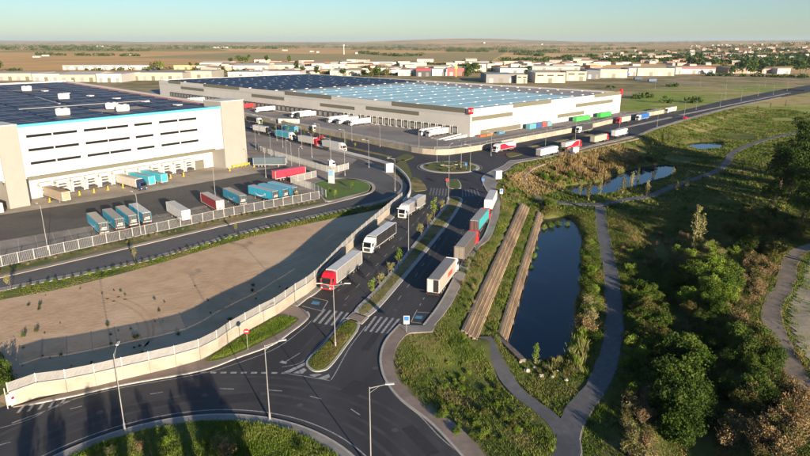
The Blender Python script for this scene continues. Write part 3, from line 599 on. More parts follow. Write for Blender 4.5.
def band(n, x0, x1, y0, y1, z0, z1, m='olive'): return MB().box(x0, x1, y0, y1, z0, z1).build(n, M[m], B)
for y0, y1, z0, z1 in ((3, 54, 11.2, 13.5), (106, 154, 11.3, 13.6), (210, 262, 11.3, 13.6), (34, 75, 7.6, 9.5), (85, 117, 6.6, 8.4), (155, 194, 7.6, 9.6), (262, 300, 7.6, 9.6), (300, 322, 11.3, 13.6)): band('window_band', -.2, .05, y0, y1, z0, z1)
for x0, x1, z0, z1 in ((1, 34, 7.4, 9.4), (34.5, 70, 11.4, 13.6), (97, 142, 7.2, 9.2), (118, 152, 11.5, 13.7), (78, 107, 2.6, 4.6), (8, 42, .2, 2.5)): band('window_band', x0, x1, -.2, .05, z0, z1)
o = MB().box(-.9, 1.0, -.9, .9, 10.9, 13.9).build('corner_sign', M['red'], B)
MB().box(-.93, -.9, -.5, .5, 11.9, 13.0).box(-.5, .6, -.94, -.9, 12.2, 12.5).box(-.5, .6, -.94, -.9, 12.8, 13.0).build('sign_mark', M['white'], o)
MB().box(151.5, 153.5, -.6, .6, 11.6, 15).build('corner_sign', M['red'], B)
dk = shared('dockB', lambda: MB().box(-.7, 0, -1.7, 1.7, .9, 4.2).mesh('dock_shelter')); dkd = shared('dockBd', lambda: MB().box(-.74, -.7, -1.25, 1.25, 1.2, 3.6).mesh('door')); dkf = shared('dockBf', lambda: MB().box(-.85, -.6, -1.9, -1.65, 0.5, 4.6).box(-.85, -.6, 1.65, 1.9, .5, 4.6).mesh('f'))
dkm = flat('dock_dark', (.05, .05, .05)); dkg = flat('dock_grey', (.22, .22, .22))
for k in range(64):
    y = 9 + 4.9 * k
    if 78 < y < 84: continue
    d = inst(dk, 'dock_shelter', dkm, B, (0, y, 0)); inst(dkd, 'dock_door', dkg, d); 
    if k < 18: inst(dkf, 'shelter_post', M['light_grey_wall'], d)
skl = shared('skyl', lambda: MB().box(-.95, .95, -.6, .6, 0, .45).mesh('skylight', .1)); arB = shared('arrB', lambda: MB().box(-5.7, 5.7, -7.4, -2.7, 0, .3).box(-5.7, 5.7, -2.4, 2.4, 0, .3).box(-5.7, 5.7, 2.7, 7.4, 0, .3).mesh('solar_array'))
cyp = shared('arrC', lambda: MB().box(-6.1, 6.1, -7.9, 7.9, 0, .06).mesh('solar_array')); sheenM = mat('panel_sky_sheen', (.37, .61, .68), (.43, .64, .70), .12, .5, coord='object')  # sky reflection put into the panel colour
for j in range(20):
    for i in range(12):
        x = 8 + 12.6 * i + (3 if j % 2 else 0); y = 10 + 16.6 * j
        inst(skl, 'skylight', M['white'], B, (x, y, 12.3))
        if y > 168 and y < 330: inst(arB, 'solar_array', M['solar'], B, (x + 6.3 - (3 if j % 2 else 0), y + 8.3, 12.45))
        elif y < 155 and x < 104 + y * .08: inst(cyp, 'solar_array', sheenM, B, (x + 6.3 - (3 if j % 2 else 0), y + 8.3, 12.45))
# ramp and loading kerb at the near corner, small containers and waste bins along the front
def inB(x, y): c, s = math.cos(R(45)), math.sin(R(45)); return (B0[0] + x * c - y * s, B0[1] + x * s + y * c)
rmp = shared('ramp', lambda: MB().add([(0, 0, 0), (16, 0, 0), (16, 1.2, 0), (0, 1.2, 0), (0, 0, 1.3), (16, 0, .3), (16, 1.2, .3), (0, 1.2, 1.3)], [(0, 3, 2, 1), (4, 5, 6, 7), (0, 1, 5, 4), (1, 2, 6, 5), (2, 3, 7, 6), (3, 0, 4, 7)]).mesh('ramp'))
for k, lb in enumerate(('white sloping ramp wall beside the near corner of the centre warehouse', 'white sloping ramp wall, outer one beside the docked white trucks')):
    p = inB(-1 - 0 * k, 2.2 + 3.6 * k); tag(put(rmp, 'ramp_wall', M['white'], None, (*p, 0), R(225)), lb, 'wall')
cont = shared('cont', lambda: MB().box(-3, 3, -1.2, 1.2, .1, 2.6).box(-3.05, -2.9, -1.25, 1.25, 0, 2.65).box(2.9, 3.05, -1.25, 1.25, 0, 2.65).mesh('container', .03)); crib = shared('contrib', lambda: (lambda m: [m.box(-2.7 + .6 * k, -2.5 + .6 * k, -1.26, 1.26, .3, 2.4) for k in range(10)] and m)(MB()).mesh('rib'))
def container(x, y, z0, colr, lb, sc=1, rz=R(45), mname=None):
    o = thing('container', lb, 'container', (x, y, z0), rz, 'containers along the warehouse front'); o.scale = (sc, 1, 1)
    put(cont, 'shell', flat('cont_' + (mname or lb[:12]), colr), o); put(crib, 'rib', flat('contr_' + (mname or lb[:12]), tuple(c * .8 for c in colr)), o)
for x, y, c_, lb, s in ((46, -4, (.12, .34, .42), 'teal container, nearest of three by the white warehouse front', 1), (52, -4, (.05, .12, .32), 'dark blue container between the teal and red-brown ones', .7), (57, -4, (.38, .10, .09), 'red-brown container by the white warehouse front', .7), (62, -4, (.2, .36, .42), 'pale teal container farthest of the small ones by warehouse', .7),
                        (97, -4.5, (.08, .42, .10), 'long bright green container against the white warehouse wall', 2.6), (124, -4.5, (.05, .40, .08), 'green container near the far red corner of the warehouse', 2.2)):
    p = inB(x, y); container(*p, 0, c_, lb, s)
for x, c_, lb in ((5, (.5, .14, .05), 'orange pallet stack at the foot of the warehouse corner'), (10, (.45, .2, .08), 'second orange pallet stack by warehouse corner'), (20, (.10, .3, .5), 'low blue pallet stack beside the warehouse front')):
    p = inB(x, -3.5); o = thing('pallet_stack', lb, 'pallets', (*p, 0), R(45)); 
    for k in range(4): MB().box(-2.2, 2.2, -.8, .8, .25 * k, .25 * k + .18).build('pallet', flat('pal' + lb[:9], c_), o)

# ------------------------------------------------------------ walls and fences
def seg_frames(pts, step):
    p = resample(pts, step); return [(p[i], p[i + 1]) for i in range(len(p) - 1)]
def panel_mesh(Ln, hgt, gap, bar, z0=.08):
    m = MB(); n = int(Ln / gap)
    for k in range(n): x = (k + .5) * Ln / n; m.box(x - bar / 2, x + bar / 2, -.015, .015, z0, hgt)
    m.box(0, Ln, -.025, .025, z0, z0 + .06).box(0, Ln, -.025, .025, hgt - .06, hgt); return m.mesh('panel')
def fence(label, pts, hgt, step, gap, bar, z0=0, m='white_metal', group=None, pm=None):
    fr = seg_frames(pts, step); f = thing('fence', label, 'fence', (*fr[0][0], 0), 0, group)
    pm_ = shared(('fp', hgt, step, gap, bar), lambda: panel_mesh(step, hgt, gap, bar)); po = shared(('fpo', hgt), lambda: MB().box(-.05, .05, -.05, .05, 0, hgt + .08).mesh('post'))
    for a, b in fr:
        an = math.atan2(b[1] - a[1], b[0] - a[0]); lc = (a[0] - fr[0][0][0], a[1] - fr[0][0][1], z0)
        put(pm_, 'panel', M[pm or m], f, lc, an); put(po, 'post', M[m], f, lc, an)
    put(po, 'post', M[m], f, (fr[-1][1][0] - fr[0][0][0], fr[-1][1][1] - fr[0][0][1], z0)); return f
wl_ = thing('retaining_wall', 'long cream rendered wall curving along the sandy lot beside the truck road', 'wall', (*wall_line[0], 0))
wx, wy = wall_line[0]; fr = seg_frames(wall_line, 3.4)
for i, (a, b) in enumerate(fr):
    zt = 1.95 + (.0 if i < 26 else .0); L_ = math.dist(a, b); an = math.atan2(b[1] - a[1], b[0] - a[0])
    me = shared(('wseg', zt), lambda: MB().box(.012, 3.39, -.18, .18, 0, zt).mesh('wall_panel')); put(me, 'wall_panel', M['wall_cream'], wl_, (a[0] - wx, a[1] - wy, 0), an)
    cm = shared(('wcop', zt), lambda: MB().box(0, 3.4, -.23, .23, zt + .002, zt + .1).mesh('coping')); put(cm, 'coping', M['kerb'], wl_, (a[0] - wx, a[1] - wy, 0), an)
fence('grey-white mesh fence standing on top of the cream retaining wall', wall_line, 1.25, 3.4, .11, .092, 2.05, 'white_metal', pm='galv')
# white notice board at the wall's end
o = thing('notice_board', 'white notice board with a red mark on the end of the cream wall', 'sign', (*G(21, 401.5), 0), hdg((12, 405.5), (30, 397.5)))
MB().box(-1.6, 1.6, -.3, -.22, .35, 1.85).build('board', M['white'], o); MB().cyl((-.95, -.305, 1.15), (-.95, -.325, 1.15), .2, n=16).build('red_mark', M['red'], o)
MB().box(-.3, 1.3, -.312, -.303, 1.35, 1.45).box(-.3, 1.1, -.312, -.303, 1.1, 1.2).box(-.3, 1.2, -.312, -.303, .85, .95).build('print', M['galv'], o)
MB().cyl((-1.7, -.3, 0), (-1.7, -.3, 2.9), .06).build('post', M['white_metal'], o)
# white parapet round the far bend
pw = smooth(GL([(403, 203.5), (409, 196), (410.5, 188), (407.5, 179.5), (400, 171.5), (390, 165.5), (370, 159.5), (346, 153.5), (300, 142)]), 6)
tag(MB().bar(resample(pw, 2), .4, 0, 1.0).build('parapet_wall', M['white']), 'low white parapet curving round the bend by the far roundabout', 'wall')
bw = smooth(GL([(190, 107.5), (240, 116.5), (300, 129), (340, 137), (400, 149.5), (419, 153.5), (445, 155), (480, 150.3), (491, 147.8), (575, 131.8), (617, 122.2), (665, 113)]), 6)
b_ = thing('boundary_wall', 'cream boundary wall below the centre warehouse along the far road', 'wall', (*bw[0], 0))
for a, b in seg_frames(bw, 6):
    me = shared('bseg', lambda: MB().box(.02, 5.98, -.2, .2, 0, 2.3).mesh('wall_panel')); put(me, 'wall_panel', M['wall_cream'], b_, (a[0] - bw[0][0], a[1] - bw[0][1], 0), math.atan2(b[1] - a[1], b[0] - a[0]))
fence('thin grey fence above the far cream boundary wall', [(x - .4, y + 1.2) for x, y in bw], 1.9, 6, .3, .05, 1.2, 'galv')
hd = smooth(GL([(405, 147), (419, 150), (445, 151.5), (480, 147), (560, 131.5), (610, 121)]), 5); struct(MB().bar(resample(hd, 4), 3, 0, .9).build('bank', M['grass']))
# yard fence and inner fences
yf = smooth(GL([(-30, 275), (0, 267), (139, 236), (240, 214), (300, 202.5), (326, 197.5)]), 6)
fence('white palisade fence between the parked trailers and the side road', yf, 2.3, 3.0, .25, .022, 0, 'white_metal')
fence('white palisade fence between the teal trailers and the round lawn', GL([(326, 197.5), (312, 190), (291, 183)]), 2.3, 3.0, .2, .07)
fence('short white fence behind the lawn near the red trailer', GL([(291, 183), (320, 176.5)]), 2.3, 3.0, .2, .07)
fence('white fence bending round the lorry park beyond the lawn', smooth(GL([(257, 147), (262, 152), (300, 164), (329, 172.5), (340, 171.5), (351, 168.5)]), 4), 2.3, 3.0, .2, .09)
# ------------------------------------------------------------ timber terraces by the pond
def terrace(label, p0, p1, tops, depth, zref, extra=None):
    a, b = Vector(G(*p0, zref)), Vector(G(*p1, zref)); d = (b - a); Ln = d.length; d.normalize(); nn = Vector((d.y, -d.x)); an = math.atan2(d.y, d.x)
    t = thing('timber_terrace', label, 'terrace', (*a, 0))
    for k, z in enumerate(tops):
        n_ = int(Ln / 4.2); bl_ = Ln / n_
        for i in range(n_):
            q = a + d * (i * bl_) + nn * (k * depth); dz = random.uniform(-.02, .02)
            me = shared(('tb', round(bl_, 3), depth), lambda: MB().box(.012, bl_ - .012, -depth + .12, 0, -.30, 0).mesh('beam', .02)); fc = shared(('tf', round(bl_, 3)), lambda: MB().box(.02, bl_ - .02, -.12, -.02, -.85, -.305).mesh('face_board'))
            o = put(me, 'beam', M['timber_top'] if k == 0 else M['timber'], t, (q.x - a.x, q.y - a.y, z + dz), an)
            put(fc, 'face_board', M['timber'], t, (q.x - a.x + nn.x * (depth - .10), q.y - a.y + nn.y * (depth - .10), z + dz), an)
        ps = shared('tpost', lambda: MB().box(-.09, .09, -.09, .09, -1.5, .02).mesh('post'))
        for i in range(0, n_ + 1, 2): q = a + d * (i * bl_) + nn * (k * depth + depth + .1); put(ps, 'post', M['timber_top'], t, (q.x - a.x, q.y - a.y, z - .05), an)
    return t
terrace('stepped timber terrace wall nearer the road, above the grass strip', (461, 330), (520.5, 203), (-.45, -.82, -1.19, -1.56), .64, -.5)
terrace('stepped timber terrace wall standing at the edge of the pond', (497, 334), (537.5, 211), (-2.35, -2.7, -3.05), .56, -2.4)
t = thing('timber_wall', 'short timber edging wall turning along the pond’s near end'.replace('’', ''), 'wall', (*G(499, 336, -2.4), 0)); a, b = Vector(G(499, 336, -2.4)), Vector(G(523, 359, -2.4)); d = b - a
for k in range(5):
    p0, p1 = a + d * (k / 5), a + d * ((k + .985) / 5); MB().bar([tuple(p0 - a), tuple(p1 - a)], .95, -4.9, -2.4 - .01 * k).build('beam', M['timber_top'], t)
# weir between the two ponds
o = MB().bar(GL([(546, 203), (590, 202)], -4), 1.6, -5.5, -3.7).build('weir', M['sidewalk_grey']); tag(o, 'pale concrete weir crossing between the two ponds', 'weir')

# ------------------------------------------------------------ street lamps
def lampmeshes():
    return dict(post=MB().cyl((0, 0, 0), (0, 0, 10), .075, .04, 8).cyl((0, 0, 0), (0, 0, .9), .14, .13, 8).mesh('post'), arm=MB().cyl((0, 0, 9.85), (1.9, 0, 10.25), .045, .035, 6).cyl((0, 0, 9.3), (1.0, 0, 10.02), .025, .02, 5).mesh('arm'),
                head=MB().box(1.6, 2.55, -.16, .16, 10.2, 10.33).mesh('head', .03), base=MB().box(-.25, .25, -.25, .25, 0, .06).mesh('base'))
LM = lampmeshes()
def lamp(px, py, label, rz=0, double=False, sc=1, z=0, group='street lamps'):
    x, y = G(px, py, z); l = thing('street_lamp', label, 'street lamp', (x, y, z if z else .1), R(rz), group); l.scale = (sc,) * 3
    put(LM['base'], 'base_plate', M['galv'], l); put(LM['post'], 'post', M['galv'], l)
    for r in ((0, math.pi) if double else (0,)): put(LM['arm'], 'arm', M['galv'], l, rz=r); put(LM['head'], 'lamp_head', M['white_metal'], l, rz=r)
lamp(125, 430.5, 'tall street lamp on the near kerb left of the middle, before the cream wall', 100)
lamp(270, 420, 'tall street lamp at the top edge of the near roundabout island', 20)
lamp(371, 470, 'street lamp at the bottom edge of the picture with its arm to the right', 5)
lamp(335.5, 347.5, 'twin armed street lamp in the median near the zebra crossings', 0, True)
lamp(408.5, 254, 'twin armed street lamp in the median beside the parked trucks', 10, True)
lamp(448.5, 200, 'twin armed street lamp at the far end of the tree-lined median', 10, True)
lamp(48, 250, 'lamp post in the yard left of the parked teal trailers', 140); lamp(141, 235, 'lamp post among the parked teal and white trailers', 140); lamp(216, 203, 'lamp post beside the red and white trailer in the yard', 140)
lamp(266, 178, 'lamp post behind the blue trailers near the grey container', 140); lamp(292, 170, 'lamp post beside the red trailer in the lorry yard', 140); lamp(369, 168, 'lamp post at the bend by the small white booth', 200)
lamp(395, 191, 'lamp post on the bend right of the round lawn', 200)
for i, (px, py) in enumerate([(437, 164), (449, 172), (461, 168), (470, 172)]): lamp(px, py, ORD(i + 1) + ' lamp post from the left on the far roundabout', 60 * i, i % 2 == 0, .95)
for i, (px, py) in enumerate([(259, 135), (277, 141), (302, 149), (320, 146), (345, 153), (352, 141), (380, 147), (419, 150), (491, 156)]): lamp(px, py, ORD(i + 1) + ' lamp post from the left along the far road below the centre warehouse', 200, False, .95)
for i, (px, py) in enumerate([(545, 151), (575, 141), (619, 132), (657, 127), (684, 117), (696, 110), (720, 107), (725, 100), (741, 101), (758, 96), (773, 95), (787, 91)]): lamp(px, py, ORD(i + 1) + ' lamp post from the left along the straight road on the right', 135, i % 2 == 0, .95)
for i, (px, py) in enumerate([(655, 89), (700, 86), (726, 88), (733, 80), (765, 87)]): lamp(px, py, ORD(i + 1) + ' lamp post standing in the green meadow by the industrial road', 135, False, .95)
for i, (px, py) in enumerate(sorted([(246, 158), (256, 150), (271, 156), (287, 163), (312, 158), (331, 164), (300, 176), (345, 176), (232, 148), (283, 148)])): lamp(px, py, ORD(i + 1) + ' from the left of the lamp posts in the lorry park between the warehouses', 140 + 50 * i, False, .95)
# signs
def sign(px, py, label, face, hgt=2.6, w=.7, hh=.9, z=0, rz=0, octo=False, cat='sign'):
    x, y = G(px, py, z); s = thing('road_sign', label, cat, (x, y, z), R(rz)); MB().cyl((0, 0, 0), (0, 0, hgt), .045, n=6).build('post', M['galv'], s)
    if octo: MB().cyl((0, -.07, hgt - .1), (0, -.1, hgt - .1), w / 2, n=8).build('plate', face, s); MB().box(-.26, .26, -.112, -.104, hgt - .19, hgt - .01).build('lettering', M['white'], s)
    else: MB().box(-w / 2, w / 2, -.09, -.05, hgt - hh, hgt).build('plate', face, s)
    return s
s = sign(248, 350, 'red octagonal stop sign on the grass by the cream wall', M['red'], 3.2, .9, octo=True)
blue = flat('sign_blue', (.02, .16, .55))
s = sign(406.5, 333, 'blue and white parking sign at the corner of the right pavement', M['white'], 3.0, .9, 1.4); MB().box(-.38, .38, -.105, -.092, 2.2, 2.92).build('panel', blue, s)
s = sign(501, 199, 'small blue and white parking sign at the far pavement end', M['white'], 3.0, .9, 1.4); MB().box(-.38, .38, -.105, -.092, 2.2, 2.92).build('panel', blue, s)
for i, (px, py, lb) in enumerate(((483, 186, 'small blue arrow sign beside the far roundabout exit'), (466, 170, 'blue direction sign on the far roundabout island'), (447, 186, 'red and white sign on the far splitter island'))):
    sign(px, py, lb, M['red'] if i == 2 else blue, 2.4, .8, .8)
s = thing('totem_sign', 'pale blue and white totem sign on the round lawn', 'sign', (*G(331.5, 183.5), 0), R(-30)); MB().box(-1.0, 1.0, -.3, .3, 0, 4.6).build('panel', M['white'], s); MB().box(-1.01, 1.01, -.32, -.3, 2.6, 4.4).build('blue_panel', flat('totem_blue', (.25, .45, .62)), s); MB().box(-1.2, 1.2, -.5, .5, 0, .25).build('plinth', M['kerb'], s)
def booth(px, py, lb, w=2.4, h=2.7):
    b = thing('booth', lb, 'booth', (*G(px, py), 0), R(20)); MB().box(-w / 2, w / 2, -.9, .9, .15, h).build('body', M['white'], b); MB().box(-w / 2 - .12, w / 2 + .12, -1.02, 1.02, h, h + .15).build('roof', M['offwhite'], b); MB().box(-w / 2 + .2, w / 2 - .2, -.93, -.9, .4, h - .3).build('door', M['offwhite'], b); MB().box(-w / 2 - .15, w / 2 + .15, -1.05, 1.05, 0, .15).build('plinth', M['kerb'], b)
booth(389, 172, 'white utility booth beside the bend wall near the far roundabout', 2.6, 3.0); booth(497.5, 178.5, 'white utility cabinet on the grass right of the far roundabout', 2.2, 2.6); booth(574.5, 153.2, 'white utility cabinet beside the red and white trailer on the far road', 2.8, 2.4)
# yellow dock posts
bol = shared('bol', lambda: MB().cyl((0, 0, 0), (0, 0, 1.3), .18, n=8).mesh('bollard')); bolc = shared('bolc', lambda: MB().box(-.3, .3, -.3, .3, 0, .2).mesh('foot'))
def inA(x, y): c, s = math.cos(R(52)), math.sin(R(52)); return (A0[0] + x * c - y * s, A0[1] + x * s + y * c)
for i, x in enumerate([5.0, 9.8, 14.2, 18.5, 22.8, 27.2, 31.5, 44.6, 49, 64.5, 74.5]):
    p = inA(x, (1.0 if x < 60 else -3.2) - (x * 7 % 3)); b = thing('bollard', ORD(i + 1) + ' yellow dock bollard from the left before the white warehouse', 'bollard', (*p, .02), 0, 'yellow dock bollards'); put(bol, 'post', M['yellow'], b); put(bolc, 'foot', M['yellow'], b)
o = thing('barrier', 'yellow steel guard barrier at the foot of the right taupe tower', 'barrier', (*inA(69, -1.5), 0), R(52)); MB().box(-1, 7, -.1, .1, .5, 1.0).build('rail', M['yellow'], o)
for k in range(5): MB().box(-.9 + 1.9 * k, -.7 + 1.9 * k, -.1, .1, 0, 1.1).build('post', M['yellow'], o)
# ------------------------------------------------------------ trucks and trailers (x forward, origin at the rear on the ground)
def tm():
    d = {}
    d['box'] = MB().box(0, 13.6, -1.27, 1.27, 1.15, 3.92).mesh('trailer_box', .03)
    d['roof'] = MB().box(.05, 13.55, -1.22, 1.22, 3.925, 4.0).mesh('roof_sheet')
    d['rail'] = MB().box(0, 13.6, -1.3, 1.3, 1.02, 1.2).box(0, .12, -1.3, -1.14, 1.1, 4.0).box(0, .12, 1.14, 1.3, 1.1, 4.0).box(13.48, 13.62, -1.3, -1.14, 1.1, 4.0).box(13.48, 13.62, 1.14, 1.3, 1.1, 4.0).mesh('frame')
    d['door'] = MB().box(-.05, 0, .03, 1.13, 1.2, 3.85).mesh('rear_door'); d['door2'] = MB().box(-.05, 0, -1.13, -.03, 1.2, 3.85).mesh('rear_door')
    d['print'] = MB().box(-.095, -.085, -.8, .8, 2.0, 2.25).box(-.095, -.085, -.8, .5, 2.45, 2.7).box(-.1, -.085, -1.2, 1.2, 1.22, 1.42).mesh('rear_print')
    d['strap'] = (lambda m: [m.box(.5 + .62 * k, .54 + .62 * k, s * 1.282 - .006, s * 1.282 + .006, 1.2, 1.75) for k in range(21) for s in (-1, 1)] and [m.box(3.4 * k, 3.4 * k + .06, s * 1.28 - .006, s * 1.28 + .006, 1.2, 3.9) for k in range(1, 4) for s in (-1, 1)] and m)(MB()).mesh('curtain_strap')
    d['lock'] = MB().box(-.08, -.052, .35, .40, 1.2, 3.8).box(-.08, -.052, .75, .8, 1.2, 3.8).mesh('lock_bar'); d['lock2'] = MB().box(-.08, -.052, -.40, -.35, 1.2, 3.8).box(-.08, -.052, -.8, -.75, 1.2, 3.8).mesh('lock_bar')
    d['tail'] = MB().box(-.04, .15, -1.25, 1.25, .95, 1.13).box(.1, .3, -1.2, 1.2, .5, .65).mesh('rear_bumper'); d['light'] = MB().box(-.07, -.04, -1.2, -.85, .98, 1.1).box(-.07, -.04, .85, 1.2, .98, 1.1).mesh('tail_light')
    d['chas'] = MB().box(.4, 12.5, -.5, .5, .85, 1.02).box(6.2, 8.8, -1.2, -.9, .5, 1.0).box(6.2, 8.8, .9, 1.2, .5, 1.0).mesh('chassis')
    d['leg'] = MB().box(10.2, 10.4, -1.0, -.85, 0, 1.0).box(10.1, 10.5, -1.1, -.75, 0, .06).mesh('landing_leg'); d['leg2'] = MB().box(10.2, 10.4, .85, 1.0, 0, 1.0).box(10.1, 10.5, .75, 1.1, 0, .06).mesh('landing_leg')
    d['wheel'] = MB().cyl((0, -.2, 0), (0, .2, 0), .52, n=16).mesh('wheel'); d['rim'] = MB().cyl((0, -.215, 0), (0, .215, 0), .27, n=10).mesh('rim')
    prof = [(14.25, .95), (14.6, .45), (16.25, .40), (16.42, .6), (16.42, 1.15), (16.38, 1.75), (16.05, 2.95), (15.75, 3.25), (15.0, 3.75), (14.35, 3.95), (14.25, 3.9)]
    bm = MB().profile(prof, -1.22, 1.22); d['cab'] = bm.mesh('cab', .05)
    d['wscr'] = MB().add([(16.41, -1.02, 1.80), (16.41, 1.02, 1.80), (16.10, .98, 2.88), (16.10, -.98, 2.88)], [(0, 1, 2, 3), (3, 2, 1, 0)]).add([(16.40, -1.02, 1.80), (16.09, -.98, 2.88), (16.05, -.98, 2.88), (16.30, -1.02, 1.8)], [(0, 1, 2, 3)]).mesh('windscreen')
    d['swin'] = MB().box(15.0, 15.95, 1.222, 1.235, 1.95, 2.75).box(15.0, 15.95, -1.235, -1.222, 1.95, 2.75).mesh('side_window')
    d['gril'] = MB().box(16.41, 16.45, -.85, .85, .75, 1.6).mesh('grille'); d['hl'] = MB().box(16.40, 16.46, -1.15, -.8, .75, 1.0).box(16.40, 16.46, .8, 1.15, .75, 1.0).mesh('headlight')
    d['mir'] = MB().box(15.95, 16.15, 1.24, 1.5, 2.0, 2.75).mesh('mirror'); d['mir2'] = MB().box(15.95, 16.15, -1.5, -1.24, 2.0, 2.75).mesh('mirror')
    d['tchas'] = MB().box(10.6, 15.5, -.45, .45, .6, .95).box(12.3, 14.2, -1.2, -.75, .35, .95).box(12.3, 14.2, .75, 1.2, .35, .95).mesh('tractor_chassis'); d['sun'] = MB().box(16.05, 16.4, -1.1, 1.1, 2.92, 3.02).mesh('sun_visor')
    d['deflect'] = MB().box(13.75, 14.3, -1.2, -1.12, 1.0, 3.6).box(13.75, 14.3, 1.12, 1.2, 1.0, 3.6).mesh('side_deflector')
    lo = MB()
    for k in range(10): lo.cyl((2.2 + (k % 5) * (1.3 if k % 5 < 3 else 0) + {3: 9.4 - 3.9 * 0, 4: 12.9}.get(k % 5, 0), -1.22 if k < 5 else .86, .52), (2.2 + (k % 5) * (1.3 if k % 5 < 3 else 0) + {3: 9.4, 4: 12.9}.get(k % 5, 0), -.86 if k < 5 else 1.22, .52), .52, n=8)
    d['wheels_far'] = lo.mesh('wheels'); lt = MB()
    for wx_ in (2.2, 3.5, 4.8): lt.cyl((wx_, -1.22, .52), (wx_, 1.22, .52), .52, n=8)
    d['wheels_far_t'] = lt.box(10.2, 10.4, -1, 1, 0, 1).mesh('wheels')
    # curved arrow mark painted on the teal trailers
    ar = MB(); n = 14; vv = []
    for k in range(n + 1):
        t = k / n; x = 3.6 + 5.6 * t; zc = 2.35 - .75 * math.sin(math.pi * t) ** .9; w = .04 + .20 * math.sin(math.pi * min(1, t * 1.0)); vv += [(x, 0, zc - w), (x, 0, zc + w * .6)]
    ar.add(vv, [(2 * i, 2 * i + 2, 2 * i + 3, 2 * i + 1) for i in range(n)]); ar.add([(8.7, 0, 2.62), (9.75, 0, 2.75), (9.55, 0, 1.85), (9.25, 0, 2.35)], [(0, 3, 2, 1)])
    d['smile'] = ar.mesh('logo'); return d
T = tm()
TC = {}
def paintm(c):
    k = tuple(round(x, 3) for x in c)
    if k not in TC: TC[k] = mat('truck_paint_%d' % len(TC), c, tuple(x * .82 for x in c), .8, .42, spec=.45, coord='object', lo=.45, hi=.75)
    return TC[k]
WH = (.70, .70, .68); GY = (.36, .36, .35); TEAL = (.04, .33, .50); CYA = (.05, .38, .50); REDC = (.50, .015, .03); BK = (.03, .03, .035); BEI = (.40, .36, .29); SIL = (.45, .46, .46); NAVY = (.02, .04, .11); BLUE = (.03, .12, .40)
TS = .87      # survey scale of the lorries
def truck(label, rear, heading, boxc=WH, cabc=None, roofc=None, tractor=True, trailer=True, det=2, logo=None, group=None, doorc=None, opened=False, stripe=None, px=True, nose=None, z=0.02):
    L = (16.45 if tractor else 13.6) * TS
    if nose: x, y = G(*nose); x -= L * math.cos(R(heading)); y -= L * math.sin(R(heading))
    else: x, y = G(*rear) if px else rear
    nm = ('truck' if trailer else 'tractor_unit') if tractor else 'semi_trailer'
    t = thing(nm, label, 'truck' if tractor else 'trailer', (x, y, z), R(heading), group); t.scale = (TS,) * 3
    P = lambda k, n_, m, loc=(0, 0, 0), par=t: put(T[k], n_, m, par, loc)
    def wheels(lst):
        for wx_ in lst:
            for s in (-1, 1):
                w = P('wheel', 'wheel', M['tyre'], (wx_, s * 1.05, .52)); P('rim', 'rim', M['galv'], (0, 0, 0), w)
    if trailer:
        bx = P('box', 'trailer_box', paintm(boxc)); P('roof', 'roof_sheet', paintm(roofc or tuple(min(.7, c * .5 + .22) for c in boxc)))
        P('chas', 'chassis', M['dark_metal'])
        if det > 0:
            P('rail', 'side_frame', paintm(doorc or SIL)); P('tail', 'rear_bumper', M['dark_metal']); P('light', 'tail_light', M['red'])
            d1 = P('door', 'rear_door', paintm(doorc or boxc)); P('lock', 'lock_bar', M['galv'], par=d1)
            d2 = P('door2', 'rear_door', M['tyre'] if opened else paintm(doorc or boxc)); 
            if not opened: P('lock2', 'lock_bar', M['galv'], par=d2)
            if det > 1: tag(P('strap', 'curtain_strap', paintm(tuple(c * .45 + .05 for c in boxc)), par=bx), kind='stuff')
            if logo: P('print', 'rear_print', paintm((.5, .47, .43)))
            wheels([2.2, 3.5, 4.8])
            if not tractor: P('leg', 'landing_leg', M['galv']); P('leg2', 'landing_leg', M['galv'])
        if logo:
            for s in (-1, 1):
                o = put(T['smile'], 'logo', paintm(WH), bx, (0, s * 1.29, 0)); 
                if s > 0: o.rotation_euler = (0, 0, math.pi); o.location = (13.4, 1.29, 0)
        if stripe:
            for s in (-1, 1):
                y0 = s * 1.276
                me = shared(('stripe', s, stripe[0]), lambda: (MB().add([(.2, y0, 1.2), (13.3, y0, 1.2), (13.3, y0, 3.8), (9.5, y0, 3.8), (6, y0, 2.4), (.2, y0, 1.9)], [(0, 1, 2, 3, 4, 5)]) if stripe[0] == 'wave' else MB().add([(7.0, y0, 1.9), (10.6, y0, 1.9), (10.6, y0, 2.9), (7.0, y0, 2.9)], [(0, 1, 2, 3)]) if stripe[0] == 'patch' else MB().add([(11.2, y0, 1.2), (13.5, y0, 1.2), (13.5, y0, 3.9), (12.4, y0, 3.9)], [(0, 1, 2, 3)])).mesh('livery'))
                put(me, 'livery', paintm(stripe[1]), bx)
    if tractor:
        c = P('cab', 'cab', paintm(cabc or WH)); P('wscr', 'windscreen', M['glass'], par=c); P('tchas', 'tractor_chassis', M['dark_metal'])
        if det > 0:
            P('swin', 'side_window', M['glass'], par=c); P('gril', 'grille', M['dark_metal'], par=c); P('hl', 'headlight', M['white'], par=c); P('mir', 'mirror', M['dark_metal'], par=c); P('mir2', 'mirror', M['dark_metal'], par=c); P('sun', 'sun_visor', M['dark_metal'], par=c); P('deflect', 'side_deflector', paintm(cabc or WH), par=c)
            wheels([11.6, 15.1])
    if det == 0: P('wheels_far' if tractor else 'wheels_far_t', 'wheel', M['tyre'])
    return t
